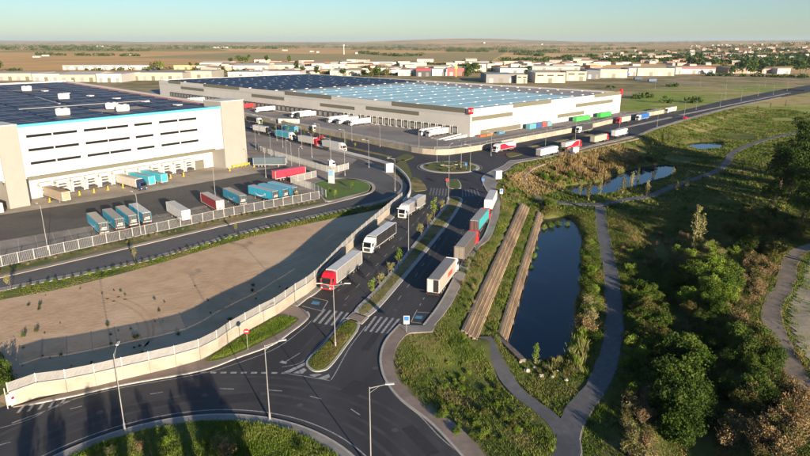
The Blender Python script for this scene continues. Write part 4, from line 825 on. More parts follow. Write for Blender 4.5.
# parked along the near truck road
truck('red-cab articulated truck with grey curtain trailer parked beside the cream wall', None, 250.5, (.25, .245, .235), REDC, (.62, .62, .6), nose=(326, 292), stripe=None)
truck('white-cab truck with black curtain trailer parked behind the red truck', None, 249, (.028, .028, .032), WH, (.66, .66, .66), nose=(367, 254.5))
truck('white-cab truck with grey curtain trailer, farthest in the row by the wall', None, 247, (.24, .235, .225), WH, (.55, .55, .54), nose=(401.5, 219.5))
truck('white trailer truck with one dark open rear door, nearest in the right row', (433, 297.5), 71, (.40, .365, .32), WH, (.24, .22, .20), opened=True, doorc=(.6, .58, .55), stripe=('patch', (.45, .07, .06)))
truck('dark grey trailer truck with red front edge, second in the right row', (459, 263), 71, (.10, .085, .075), REDC, (.30, .26, .21), doorc=(.22, .19, .16), stripe=('end', REDC))
truck('teal-sided trailer truck with brown framed rear, third in the right row', (474, 234.5), 71, (.05, .36, .40), REDC, (.34, .32, .28), doorc=(.10, .04, .035))
truck('plain white trailer, farthest in the right row near the roundabout', (488, 212.5), 76, (.72, .71, .68), tractor=False)
# trailers standing in the left warehouse's yard
TP = [(105, 237), (121, 232.5), (134.5, 229), (148, 226)]
LB = ['teal curtain trailer with tan roof, leftmost of the four by the yard fence', 'teal trailer with grey roof, second of the four by the yard fence', 'teal trailer with tan roof, third of the four by the yard fence', 'teal trailer with pale roof, rightmost of the four by the yard fence']
for p, l, rc in zip(TP, LB, [(.42, .36, .27), (.27, .26, .22), (.40, .34, .26), (.52, .51, .48)]): truck(l, p, 128, TEAL, tractor=False, roofc=rc, doorc=(.035, .03, .03), logo=True, group='teal trailers in the yard')
truck('plain white trailer standing alone between teal and red ones in the yard', (187, 223.5), 128, WH, tractor=False, roofc=(.5, .48, .45), stripe=None)
truck('dark red and white trailer beside the white one in the yard', (221, 213), 127, (.33, .04, .05), tractor=False, roofc=(.42, .38, .34), doorc=(.55, .5, .45))
truck('single teal trailer right of the red and white trailer', (243.5, 207.5), 127, TEAL, tractor=False, roofc=(.33, .3, .25), logo=True, doorc=(.035, .03, .03))
for p, l, rc in (((276, 203), 'teal trailer, leftmost of the three beside the lawn fence', (.4, .4, .38)), ((286, 201), 'teal trailer, middle of the three beside the lawn fence', (.22, .36, .42)), ((295.5, 199), 'pale blue roofed teal trailer, rightmost of the three by lawn fence', (.30, .45, .52))): truck(l, p, 138, TEAL, tractor=False, roofc=rc, logo=True, doorc=(.035, .03, .03))
# docked at the left warehouse: rear against the doors
def dockA(x, lb, tractor=False, **k):
    c, s = math.cos(R(52)), math.sin(R(52)); yy = SB - .8; p = (A0[0] + x * c - yy * s, A0[1] + x * s + yy * c); return truck(lb, p, -38, px=False, tractor=tractor, **k)
dockA(7.3, 'brown-roofed beige trailer docked at the leftmost door of the white facade', boxc=(.36, .29, .21), roofc=(.27, .19, .12), doorc=(.5, .48, .44))
dockA(29.3, 'grey trailer with dark blue cab docked at the white warehouse', True, boxc=(.50, .47, .42), cabc=NAVY, roofc=(.46, .43, .38))
dockA(33.6, 'cyan trailer docked just right of the dark blue cab', boxc=CYA, roofc=(.18, .42, .5)); dockA(37.9, 'cyan trailer, right one of the two docked side by side', boxc=(.05, .40, .52), roofc=(.16, .42, .5))
dockA(-10, 'white trailer docked left of the taupe tower at the picture edge', boxc=(.6, .56, .48), roofc=(.5, .42, .34))
# lorry park between the warehouses
truck('bright red trailer standing across the lorry yard behind the teal ones', (274, 181.5), 43, (.62, .03, .06), None, (.6, .08, .1), tractor=False); truck('dark grey-blue container trailer behind the bright red trailer', (254, 167), 4, (.07, .10, .12), tractor=False, roofc=(.16, .20, .22))
truck('white tractor unit without trailer beside the bright red trailer', (296, 171), 20, tractor=True, trailer=False, det=1)
# docked at the centre warehouse
def dockB(y, lb, tractor=True, **k):
    p = (B0[0] - .9 * math.cos(R(45)) - y * math.sin(R(45)), B0[1] - .9 * math.sin(R(45)) + y * math.cos(R(45))); return truck(lb, p, 225, px=False, tractor=tractor, det=k.pop('det', 1), group='white trucks docked at the centre warehouse', **k)
dockB(14, 'white truck docked nearest the red-signed warehouse corner'); dockB(19, 'white truck docked second from the red-signed warehouse corner')
dockB(72, 'white trailer, first of the three docked together in mid wall'); dockB(82, 'white trailer, second of the three docked together in mid wall', boxc=(.66, .66, .64)); dockB(91, 'white trailer, third of the three docked together in mid wall')
dockB(122, 'white truck with dark cab docked left of the three white trailers', cabc=BK); dockB(127, 'white truck beside the dark-cabbed one at the warehouse docks'); dockB(166, 'white truck docked near the left end of the dock row', det=0); dockB(192, 'red trailer docked at the left end of the dock row', boxc=(.6, .03, .04), roofc=(.6, .05, .05), det=0, tractor=False); dockB(240, 'white and blue trailer docked far left behind the tall warehouse', boxc=(.04, .08, .3), roofc=WH, det=0); dockB(262, 'white trailer docked farthest left at the centre warehouse', det=0)
truck('pale grey trailer parked loose in the yard before the docked trucks', (299, 125.5), 165, (.55, .54, .5), tractor=False, det=0); truck('white tractor unit standing alone in the warehouse yard', (305, 129), 300, trailer=False, det=1)
# queue along the far road under the boundary wall
hdq = math.degrees(hdg((255, 134), (345, 152)))
truck('white truck with silver trailer, last in the far road queue', None, hdq, SIL, WH, (.6, .6, .58), nose=(345, 152), det=1); truck('silver trailer truck with bright red cab in the far road queue', None, hdq, (.5, .5, .48), REDC, (.55, .55, .52), nose=(319, 146.5), det=1); truck('white-cab truck with bright teal trailer in the far road queue', None, hdq, (.05, .34, .48), WH, (.25, .45, .52), nose=(294, 140.5), det=1); truck('white trailer at the left end of the far road queue', None, hdq, WH, BK, nose=(270, 134.5), det=1)
truck('teal trailer with dark cab parked under the boundary wall', None, hdq + 180, (.04, .25, .38), BK, (.05, .2, .3), nose=(281, 131), det=1); truck('black trailer with white front parked left under the boundary wall', None, hdq, (.035, .035, .035), WH, (.1, .1, .1), nose=(261, 124.5), det=1)
# row along the right-hand road
hr = math.degrees(hdg((537, 158), (631, 135)))
truck('white trailer nearest on the right-hand road with its dark rear to camera', (538, 158), hr, WH, WH, doorc=(.3, .3, .29), det=1); truck('white and red trailer second along the right-hand road', (563, 151), hr, (.6, .56, .5), REDC, det=1, stripe=('wave', REDC)); truck('beige trailer with red cab third along the right-hand road', (592, 144), hr, (.42, .37, .28), REDC, (.38, .33, .25), det=1); truck('white trailer fourth along the right-hand road', (613, 138), hr, WH, WH, det=1)
truck('white truck with red swoosh parked under the boundary wall facing left', None, hr + 180, (.7, .68, .64), WH, nose=(494, 153), det=1, stripe=('wave', (.62, .02, .05))); truck('white-cab truck with dark trailer parked under the boundary wall', None, hr + 180, (.05, .05, .05), WH, (.09, .09, .09), nose=(577, 133.5), det=1)
truck('grey trailer truck with red cab parked farther along the boundary wall', None, hr + 180, (.45, .4, .34), REDC, nose=(617.5, 124), det=1); truck('blue trailer truck with white cab farther up the right-hand road', None, hr + 180, BLUE, WH, (.1, .25, .5), nose=(637, 121), det=1); truck('cream trailer truck farthest up the parking lane of the right road', None, hr + 180, (.6, .54, .42), WH, nose=(666, 113.5), det=1)
for i, (p, c_, l) in enumerate((((622, 76.5), BLUE, 'blue and white trailer before the cream sheds on the right'), ((634, 80.5), (.06, .09, .16), 'dark blue trailer, left of the two in the right meadow'), ((648, 82.5), (.10, .15, .25), 'slate blue trailer, right of the two in the right meadow'))): truck(l, p, 25, c_, tractor=False, roofc=tuple(min(.5, q * 1.6) for q in c_), det=0)
# cars
def carm():
    prof = [(0, .35), (.1, .3), (4.2, .3), (4.3, .5), (4.25, .8), (3.2, .92), (2.6, 1.42), (.9, 1.45), (.2, .95), (0, .85)]
    return MB().profile(prof, -.85, .85).mesh('body', .05), MB().add([(3.15, -.7, .97), (3.15, .7, .97), (2.65, .65, 1.4), (2.65, -.65, 1.4)], [(0, 1, 2, 3)]).add([(1.0, -.86, .98), (2.7, -.86, .98), (2.5, -.86, 1.36), (1.1, -.86, 1.36)], [(0, 1, 2, 3)]).add([(1.0, .86, .98), (1.1, .86, 1.36), (2.5, .86, 1.36), (2.7, .86, .98)], [(0, 1, 2, 3)]).mesh('window'), MB().cyl((0, -.1, 0), (0, .1, 0), .32, n=12).mesh('wheel')
CM = carm()
def car(px, py, h, c_, lb):
    t = thing('car', lb, 'car', (*G(px, py), .02), R(h)); b = put(CM[0], 'body', paintm(c_), t); put(CM[1], 'window', M['glass'], b)
    for wx_ in (.8, 3.5):
        for s in (-1, 1): put(CM[2], 'wheel', M['tyre'], t, (wx_, s * .78, .32))
car(323, 139, hdq + 180, (.42, .02, .03), 'small red car on the far road under the boundary wall'); car(684, 119.5, hr, (.42, .02, .05), 'small red car on the straight right-hand road'); car(610, 133.5, hr, (.5, .5, .5), 'silver car passing the beige trailer on the right-hand road')
# ------------------------------------------------------------ vegetation
def leafmesh(name, C, Rr, per, leaf, seed, up=.0, zfloor=None):
    """leaf-sized quads spread through clumps C with radii Rr"""
    g = np.random.default_rng(seed); C = np.asarray(C, float); Rr = np.asarray(Rr, float)
    n = len(C) * per; idx = np.repeat(np.arange(len(C)), per)
    d = g.normal(size=(n, 3)); d /= np.linalg.norm(d, axis=1)[:, None]; r = g.uniform(.25, 1, n) ** .45
    P = C[idx] + d * r[:, None] * Rr[idx]
    if zfloor is not None: P[:, 2] = np.maximum(P[:, 2], zfloor)
    nn = d * .6 + g.normal(size=(n, 3)) * .6 + np.array([0, 0, up]); nn /= np.linalg.norm(nn, axis=1)[:, None]
    a = np.cross(nn, g.normal(size=(n, 3))); a /= np.linalg.norm(a, axis=1)[:, None]; b = np.cross(nn, a); s = leaf * g.uniform(.6, 1.3, (n, 1))
    V = np.stack([P - a * s * .5, P - b * s * .32, P + a * s * .5, P + b * s * .32], 1).reshape(-1, 3)
    me = bpy.data.meshes.new(name); me.from_pydata(V.tolist(), [], np.arange(4 * n).reshape(n, 4).tolist()); me.update(); me.materials.append(None); return me
def clumps(g, n, ctr, rad, surf=.55):
    d = g.normal(size=(n, 3)); d /= np.linalg.norm(d, axis=1)[:, None]; r = g.uniform(surf, 1, n)[:, None]; return np.array(ctr) + d * r * np.array(rad)
def trunkmesh(h, r, limbs, g):
    m = MB(); k = 5; px_, py_ = 0, 0; pts = [(0, 0, -.4)]
    for i in range(1, k + 1): px_ += g.normal() * h * .02; py_ += g.normal() * h * .02; pts.append((px_, py_, h * i / k))
    for i in range(k): m.cyl(pts[i], pts[i + 1], r * (1 - .17 * i), r * (1 - .17 * (i + 1)), 6)
    for j in range(limbs):
        i = 2 + j % 3; a = g.uniform(0, 6.28); l = h * g.uniform(.3, .5); m.cyl(pts[i], (pts[i][0] + math.cos(a) * l * .7, pts[i][1] + math.sin(a) * l * .7, pts[i][2] + l * .75), r * .42, r * .1, 5)
    return m.mesh('trunk')
PL = {}
for v in range(3):
    g = np.random.default_rng(100 + v)
    c = clumps(g, 46, (0, 0, 5.6), (3.1, 3.1, 2.9), .35); PL['broad', v] = (trunkmesh(5.6, .28, 6, g), leafmesh('crown', c, g.uniform(.6, 1.25, (46, 1)) * [1, 1, .8], 110, .30, v))
    c = clumps(g, 26, (0, 0, .75), (.85, .85, .65), .3); PL['shrub', v] = (trunkmesh(.8, .06, 5, g), leafmesh('leaves', c, g.uniform(.22, .42, (26, 1)) * [1, 1, .9], 60, .12, 10 + v, zfloor=.02))
    zz = np.linspace(1.1, 6.2, 22); c = np.stack([g.normal(0, .22, 22), g.normal(0, .22, 22), zz], 1); PL['poplar', v] = (trunkmesh(5.6, .10, 0, g), leafmesh('crown', c, (np.interp(zz, [1, 2.4, 4.5, 6.3], [.25, .55, .5, .16])[:, None] * g.uniform(.8, 1.2, (22, 1))) * [1, 1, 1.1], 42, .24, 20 + v))
    c = clumps(g, 20, (g.normal() * .1, g.normal() * .1, 2.0), (.55, .55, 1.05), .1); PL['sapling', v] = (trunkmesh(2.6, .05, 6, g), leafmesh('crown', c, g.uniform(.12, .34, (20, 1)) * [1, 1, 1.2], 26, .15, 30 + v))
    c = clumps(g, 40, (0, 0, 1.5), (1.5, 1.5, 1.35), .35); PL['thicket', v] = (trunkmesh(1.6, .12, 7, g), leafmesh('leaves', c, g.uniform(.35, .75, (40, 1)) * [1, 1, .85], 120, .17, 40 + v, zfloor=.03))
    # reeds: upright blades
    m = MB()
    for k in range(70):
        x, y = g.normal(0, .35, 2); h_ = g.uniform(1.0, 2.1); a = g.uniform(0, 6.28); lx, ly = g.normal(0, .25, 2); w = .045
        m.add([(x - w * math.cos(a), y - w * math.sin(a), 0), (x + w * math.cos(a), y + w * math.sin(a), 0), (x + lx * .5 + w * math.cos(a), y + ly * .5 + w * math.sin(a), h_ * .7), (x + lx, y + ly, h_)], [(0, 1, 2, 3)])
    PL['reed', v] = (None, m.mesh('blades'))
    # bare stems with thin leaf haze (dry shrub)
    m = MB()
    for k in range(60):
        a = g.uniform(0, 6.28); l = g.uniform(.5, 1.3); t_ = g.uniform(.1, .9); m.cyl((g.normal(0, .1), g.normal(0, .1), 0), (math.cos(a) * l * t_, math.sin(a) * l * t_, l), .02, .008, 3)
    c = clumps(g, 20, (0, 0, .85), (.75, .75, .5), .3); PL['dryshrub', v] = (m.mesh('stems'), leafmesh('leaves', c, g.uniform(.2, .35, (20, 1)) * [1, 1, 1], 24, .13, 50 + v))
FARC = []
for v in range(3):
    g = np.random.default_rng(300 + v); c = clumps(g, 9, (0, 0, 4.4), (2.6, 2.6, 2.3), .3); FARC.append((MB().cyl((0, 0, 0), (0, 0, 4), .25, .12, 5).mesh('trunk'), leafmesh('crown', c, g.uniform(1.1, 1.8, (9, 1)) * [1, 1, .9], 26, 1.25, 60 + v)))
pcount = [0]
def plant(name, label, cat, kind, x, y, z, sc, leaf, group=None, bark='bark', sz=None):
    v = pcount[0] % 3; pcount[0] += 1
    t = thing(name, label, cat, (x, y, z), random.uniform(0, 6.28), group); t.scale = (sc * random.uniform(.82, 1.2), sc * random.uniform(.82, 1.2), sc * (sz or random.uniform(.8, 1.2)))
    tr, cr = FARC[v] if kind == 'far' else PL[kind, v]
    if tr: put(tr, 'trunk' if kind not in ('shrub', 'dryshrub', 'thicket') else 'stem', M[bark], t)
    put(cr, 'crown' if kind not in ('shrub', 'dryshrub', 'reed', 'thicket') else ('leaves' if kind != 'reed' else 'blades'), F_[leaf], t); return t
def onpath(x, y, w=2.2): return bil(DPG, x, y) < w
def inpond(x, y, m=0.3): return bil(DSG, x, y) < m
def project(x, y, z):
    z -= CAM_H; Z = y * CP - z * SP; Y = y * SP + z * CP; return 405 + FPX * x / Z, 228 - FPX * Y / Z
# --- median saplings, each told apart by its place in the row
for i, (px, py) in enumerate([(372, 299), (380, 290), (389, 279), (398, 268), (421, 238), (428, 230), (434, 222), (441, 213)]):
    x, y = G(px, py); plant('young_tree', ORD(i + 1) + ' young yellow-green tree from the near end of the truck road median', 'tree', 'sapling', x, y, .1, random.uniform(1.35, 1.7), 'pale' if i % 3 else 'bright', 'young trees in the median')
# --- poplars and saplings by the ponds
x, y = G(535, 366, ZL); plant('young_tree', 'slim bright green young tree at the near end of the pond', 'tree', 'poplar', x, y, h1(x, y), .72, 'bright', bark='bark_pale')
for i, (px, py) in enumerate([(580, 197), (588, 201), (600, 196), (623, 193), (631, 190), (637, 186), (647, 196), (653, 178), (672, 188), (676, 198), (686, 190), (701, 191), (717, 182)]):
    x, y = G(px, py, ZL); plant('poplar_tree', ORD(i + 1) + ' slender tree from the left in the line between the second pond and footpath', 'tree', 'poplar', x, y, h1(x, y), random.uniform(.8, 1.15), 'pale' if i % 2 == 0 else 'olive', 'slender trees by the second pond', 'bark_pale')
for i, (px, py, s) in enumerate([(694, 243, 1.35), (699, 242, 1.5)]): x, y = G(px, py, ZL); plant('poplar_tree', ('left' if i == 0 else 'right') + ' one of the two pale-trunked poplars in the shaded hollow', 'tree', 'poplar', x, y, h1(x, y), s, 'pale', None, 'bark_pale')
for i, (px, py) in enumerate(sorted([(648, 152), (652, 148), (662, 143), (668, 142), (560, 158), (572, 150.5), (733, 118), (745, 114), (757, 113), (770, 110), (785, 108), (725, 120), (795, 112), (765, 118)])):
    x, y = G(px, py, -1.5); plant('young_tree', ORD(i + 1) + ' young tree from the left on the bank below the straight right-hand road', 'tree', 'poplar', x, y, h1(x, y), random.uniform(.6, .9), 'olive', 'young trees on the road bank', 'bark_pale')
# --- shrub masses
def scatter(pxc, n, kind, name, label, cat, sc, leaf, group, z=ZL, pathw=2.3):
    cx, cy, rx, ry = pxc; k = 0; tries = 0
    while k < n and tries < n * 12:
        tries += 1; a = random.uniform(0, 6.283); r = math.sqrt(random.random()); x, y = G(cx + rx * r * math.cos(a), cy + ry * r * math.sin(a), z)
        if inpond(x, y) or onpath(x, y, pathw): continue
        lf = leaf if isinstance(leaf, str) else random.choice(leaf); plant(name, label, cat, kind, x, y, h1(x, y) - .05, random.uniform(*sc), lf, group); k += 1
scatter((712, 288, 30, 20), 42, 'thicket', 'bush', 'rounded green bush in the thicket right of the hidden stream', 'bush', (.9, 1.7), ['green', 'green', 'bright'], 'thicket right of the stream')
scatter((682, 395, 24, 44), 52, 'thicket', 'bush', 'tall green bush in the big near thicket left of the hidden stream', 'bush', (1.0, 1.9), ['green', 'dark', 'dark'], 'near thicket left of the stream')
scatter((652, 318, 16, 30), 38, 'thicket', 'bush', 'olive green bush in the small thicket between footpath and stream', 'bush', (.8, 1.5), ['olive', 'green'], 'thicket between footpath and stream')
scatter((634, 330, 12, 84), 62, 'shrub', 'shrub', 'low leafy shrub along the right side of the footpath', 'shrub', (.8, 1.5), ['green', 'olive', 'bright'], 'shrubs along the footpath right side')
scatter((592, 290, 9, 62), 40, 'shrub', 'shrub', 'yellow-green shrub on the strip between the pond and the footpath', 'shrub', (.8, 1.6), ['bright', 'olive', 'green'], 'shrubs between pond and footpath')
scatter((586, 318, 6, 20), 10, 'dryshrub', 'dry_shrub', 'brownish willow-like shrub leaning over the pond edge', 'shrub', (1.3, 2.2), ['pale', 'straw'], 'brown shrubs at the pond edge')
scatter((752, 300, 26, 50), 60, 'dryshrub', 'dry_shrub', 'dry tan shrub in the scrub left of the dirt track', 'shrub', (1.0, 1.9), ['straw', 'straw', 'olive'], 'dry scrub left of the dirt track')
scatter((765, 420, 44, 40), 64, 'dryshrub', 'dry_shrub', 'dry tan shrub in the scrub at the lower right corner', 'shrub', (1.0, 2.0), ['straw', 'straw', 'olive'], 'dry scrub in the lower right corner')
scatter((748, 375, 30, 36), 34, 'thicket', 'bush', 'dark green bush among the dry scrub below the dirt track', 'bush', (.7, 1.4), ['green', 'dark', 'olive'], 'bushes below the dirt track')
scatter((640, 425, 18, 40), 40, 'dryshrub', 'dry_shrub', 'dry brown shrub between the near thicket and the footpath', 'shrub', (.9, 1.6), ['straw', 'olive', 'pale'], 'dry scrub by the near thicket')
scatter((705, 335, 26, 34), 36, 'thicket', 'bush', 'low dark bush in the scrub filling the stream hollow', 'bush', (.55, 1.0), ['olive', 'dark', 'green'], 'bushes filling the stream hollow')
scatter((665, 275, 16, 26), 26, 'thicket', 'bush', 'low bush on the left bank of the hidden stream below the poplars', 'bush', (.5, 1.0), ['olive', 'green'], 'bushes on the left stream bank')
scatter((765, 240, 40, 22), 30, 'thicket', 'bush', 'dark bush in the shaded hollow near the right edge', 'bush', (.9, 1.8), ['dark', 'olive'], 'bushes in the shaded hollow')
scatter((705, 250, 40, 8), 22, 'shrub', 'shrub', 'small lit shrub on the rim of the shaded hollow', 'shrub', (.8, 1.7), ['olive', 'pale', 'bright'], 'shrubs on the rim of the hollow')
scatter((655, 245, 36, 24), 26, 'dryshrub', 'dry_shrub', 'dry shrub on the meadow right of the footpath bend', 'shrub', (.7, 1.3), ['straw', 'olive'], 'dry shrubs on the footpath meadow')
scatter((480, 400, 60, 50), 64, 'shrub', 'shrub', 'low green shrub on the near slope beside the curved pavement', 'shrub', (.25, .6), ['green', 'bright', 'olive', 'bright'], 'shrubs on the near slope', -1.5)
scatter((470, 275, 9, 40), 30, 'shrub', 'shrub', 'small shrub on the planted strip between pavement and upper terrace', 'shrub', (.35, .65), ['green', 'olive', 'pale'], 'shrubs on the planted strip', -.5)
scatter((550, 212, 10, 8), 14, 'shrub', 'shrub', 'green shrub at the far end of the pond by the weir', 'shrub', (1.0, 1.9), ['bright', 'olive'], 'shrubs by the weir')
scatter((556, 228, 9, 5), 8, 'reed', 'reed_clump', 'green reed clump standing in the far end of the pond', 'reeds', (.8, 1.3), ['bright'], 'reeds in the far end of the pond')
scatter((560, 370, 24, 10), 22, 'reed', 'reed_clump', 'yellowish reed clump on the stony near shore of the pond', 'reeds', (.35, .7), ['pale', 'olive'], 'reeds on the near shore')
scatter((578, 340, 8, 30), 18, 'reed', 'reed_clump', 'tall reed clump on the right shore of the pond', 'reeds', (.8, 1.3), ['pale', 'bright'], 'reeds on the right shore')
scatter((565, 181, 26, 6), 22, 'shrub', 'shrub', 'green shrub on the left shore of the second pond', 'shrub', (.9, 1.7), ['green', 'bright', 'olive'], 'shrubs on the second pond shore')
scatter((590, 166, 38, 8), 46, 'reed', 'reed_clump', 'tall dry reed clump on the bank above the second pond', 'reeds', (.9, 1.6), ['straw'], 'dry reeds above the second pond', -2)
for P_, nm in ((POND2, 'second'),):
    pass
scatter((640, 163, 34, 5), 12, 'shrub', 'shrub', 'dark shrub under the far bank of the second pond', 'shrub', (1.0, 2.0), ['dark', 'olive'], 'shrubs under the far bank', -2.5)
scatter((512, 193, 10, 12), 16, 'dryshrub', 'dry_shrub', 'tan dry shrub right of the far roundabout pavement', 'shrub', (.6, 1.1), ['straw', 'pale'], 'dry shrubs near the far roundabout', -1)
for i, (px, py, s) in enumerate([(531, 268, .7), (534, 258, .9), (537, 249, .6), (544, 229, 1.0), (551, 227, 1.2), (559, 225, 1.1), (567, 226, .9)]):
    x, y = G(px, py, ZW); plant('water_plant', ORD(i + 1) + ' bright green water plant from the left in the far part of the pond', 'plant', 'shrub', x, y, ZW - .1, s, 'bright', 'water plants in the pond')
# --- large dark trees at the right edge and the row beyond the frame that shades the hollow
for i, (px, py, s) in enumerate(sorted([(794, 186, 2.2), (809, 190, 2.4), (779, 190, 1.6), (820, 178, 2.5), (785, 178, 1.9), (800, 172, 2.1), (801, 222, 1.3), (814, 230, 1.6), (830, 205, 2.1), (772, 207, 1.0), (788, 198, 1.3), (806, 206, 1.6)])):
    x, y = G(px, py, ZL); plant('broadleaf_tree', ORD(i + 1) + ' from the left of the dark broadleaf trees crowding the right picture edge', 'tree', 'broad', x, y, h1(x, y), s, 'dark' if py < 200 else 'green', 'dark trees at the right edge')
k = 0
for (x, y, s) in [(104, 106, 1.3), (110, 116, 1.4), (118, 128, 1.6), (128, 140, 1.7), (120, 104, 1.4), (140, 152, 1.7), (132, 120, 1.5), (150, 172, 1.7), (160, 188, 1.6)]:
    px, py = project(x, y, 5)
    if px < 838 and 0 < py < 456: x += 12
    k += 1; plant('broadleaf_tree', 'broadleaf tree in the row just beyond the right edge of the picture', 'tree', 'broad', x, y, h1(x, y), s * 1.45, 'dark', 'trees beyond the right edge')
# trees on the near roundabout island below the picture, whose shadows cross the road
for (px, py, w, hgt) in [(30, 405, .40, .85), (56, 398, .34, .8), (92, 384, .42, .9), (112, 390, .30, .8), (138, 392, .40, .85), (186, 371, .62, .95), (203, 375, .5, .9), (170, 392, .25, .6)]:
    x, y = G(px, py); bk = 8.4 * hgt / math.tan(SUN_EL); t = plant('slender_tree', 'slender tree on the near roundabout island below the picture', 'tree', 'broad', x + SUN_AZ.x * bk, y + SUN_AZ.y * bk, .1, 1, 'green', 'trees on the near roundabout island'); t.scale = (w, w, hgt)
# dry shrub and bushes on the island
for i, (px, py, k_, l_, s) in enumerate(sorted([(222, 452, 'dryshrub', 'pale', 1.5), (228, 458, 'dryshrub', 'straw', 1.6), (204, 450, 'shrub', 'green', .9), (165, 446, 'shrub', 'bright', .8), (140, 452, 'dryshrub', 'straw', .9), (110, 455, 'dryshrub', 'pale', .8), (300, 452, 'shrub', 'green', .6)])):
    x, y = G(px, py); plant('shrub', ORD(i + 1) + ' shrub from the left on the near roundabout island', 'shrub', k_, x, y, .15, s, l_, 'shrubs on the near roundabout island')
for i, (px, py) in enumerate([(-3, 370), (2, 384), (6, 376), (10, 388)]): x, y = G(px, py); plant('shrub', ORD(i + 1) + ' leafy shrub from the left behind the end of the cream wall', 'shrub', 'shrub', x, y, .1, 1.3, 'green', 'shrubs behind the wall end')
# row of clipped young hedge plants along the side road verge, and dry ones under the yard fence
hl = resample(smooth(GL([(0, 294), (139, 265), (240, 237), (307, 221), (365, 208)]), 5), 1.5)
for i, p in enumerate(hl[2:]): plant('hedge_plant', 'small upright hedge plant in the row between side road and sandy lot', 'plant', 'shrub', p[0], p[1], .05, random.uniform(.35, .55), random.choice(['green', 'olive', 'bright']), 'hedge row above the sandy lot', sz=1.3)
hl = resample(smooth(GL([(0, 271), (139, 240), (240, 217), (320, 201.5)]), 5), 1.7)
for i, p in enumerate(hl): plant('hedge_plant', 'small dry hedge plant in the row beneath the white yard fence', 'plant', 'shrub', p[0], p[1] + random.uniform(-.4, .4), .03, random.uniform(.3, .5), random.choice(['olive', 'pale', 'straw', 'green']), 'hedge row under the yard fence')
for i, (px, py) in enumerate([(11, 291), (135, 262), (236, 233), (298, 201), (330, 196), (335, 199), (351, 189)]): x, y = G(px, py); plant('young_tree', ORD(i + 1) + ' small young tree from the left along the side road', 'tree', 'sapling', x, y, .05, 1.0, 'bright' if i > 3 else 'pale', 'young trees along the side road')
# weeds on the sand
for i in range(70):
    px = random.uniform(20, 330); py = random.uniform(285, 372); x, y = G(px, py)
    if float(sdist(np.array([x]), np.array([y]), sand_top + wall_line[::-1])[0]) > -1.5: continue
    plant('weed', 'small green weed tuft growing on the bare sandy lot', 'weed', 'shrub', x, y, .0, random.choice([.15, .2, .25, .3, .45]), random.choice(['dark', 'green', 'olive']), 'weeds on the sandy lot')
# plants on the far roundabout and medians
for i in range(18):
    a = random.uniform(0, 6.28); r = 9 * math.sqrt(random.random()); plant('shrub', 'low shrub planted on the far roundabout island', 'shrub', 'shrub', RB2[0] + r * math.cos(a), RB2[1] + r * math.sin(a), .15, random.uniform(.4, .9), random.choice(['green', 'olive', 'straw']), 'shrubs on the far roundabout')
for i, (px, py) in enumerate(sorted([(296, 138), (305, 139), (313, 141), (322, 143), (330, 145), (345, 148), (288, 136), (276, 133), (262, 130), (355, 150)])): x, y = G(px, py - 2); plant('young_tree', ORD(i + 1) + ' small roadside tree from the left along the far road median', 'tree', 'sapling', x, y, .1, random.uniform(1, 1.5), random.choice(['bright', 'olive']), 'trees on the far road median')
# rocks on the near shore
rockm = []
for v in range(3):
    bm = bmesh.new(); bmesh.ops.create_icosphere(bm, subdivisions=2, radius=.5)
    for q in bm.verts: q.co *= random.uniform(.78, 1.12); q.co.z *= .7
    me = bpy.data.meshes.new('rock'); bm.to_mesh(me); bm.free(); me.materials.append(None); rockm.append(me)
for i, (px, py, s) in enumerate(sorted([(527, 374, 1.5), (541, 378, 1.1), (552, 379, .8), (566, 382, .9), (568, 376, .7), (575, 371, .9), (548, 368, .6), (534, 370, .8), (557, 373, .6), (520, 366, .7), (583, 362, .6)])):
    x, y = G(px, py, ZL); tag(put(rockm[i % 3], 'rock', M['rock'], None, (x, y, h1(x, y) + .15 * s), random.uniform(0, 6), s * .72), ORD(i + 1) + ' pale rock from the left on the near shore of the pond', 'rock', 'rocks on the near shore')
# --- ground cover
def scrubmass(label, n, leaf, box, cond, size, seed, per=26):
    g = np.random.default_rng(seed); x = g.uniform(box[0], box[1], n); y = g.uniform(box[2], box[3], n); k = lowtest(x, y) & cond(x, y); x, y = x[k], y[k]; r = g.uniform(.4, 1, len(x)) * size
    return tag(put(leafmesh('scrub', np.stack([x, y, hz(x, y) + r * .35], 1), np.stack([r, r, r * .6], 1), per, .16, seed), 'scrub', F_[leaf]), label, 'scrub', None, 'stuff')
def cover(name, label, cat, test, box, n, hgt, leaf, zf=None, blades=4, w=.06, keep=None):
    x = RNG.uniform(box[0], box[1], n); y = RNG.uniform(box[2], box[3], n); k = test(x, y); x, y = x[k], y[k]
    z = hz(x, y) if zf is None else np.full(x.shape, zf); m = len(x); X = np.repeat(x, blades) + RNG.normal(0, .13, m * blades); Y = np.repeat(y, blades) + RNG.normal(0, .13, m * blades); Z = np.repeat(z, blades) - .05
    hh = RNG.uniform(hgt[0], hgt[1], m * blades) * np.repeat(RNG.uniform(.5, 1.2, m) * (.85 + .3 * nz(x, y, .35)).clip(.3, 1.6), blades); a = RNG.uniform(0, 6.283, m * blades); lx, ly = RNG.normal(0, .45, (2, m * blades)) * hh; ww = w * (.6 + hh)
    V = np.stack([np.stack([X - ww * np.cos(a), Y - ww * np.sin(a), Z], 1), np.stack([X + ww * np.cos(a), Y + ww * np.sin(a), Z], 1), np.stack([X + lx, Y + ly, Z + hh], 1)], 1).reshape(-1, 3)
    me = bpy.data.meshes.new(name); me.from_pydata(V.tolist(), [], np.arange(len(V)).reshape(-1, 3).tolist()); me.update(); me.materials.append(None)
    return tag(put(me, name, F_[leaf]), label, cat, None, 'stuff')
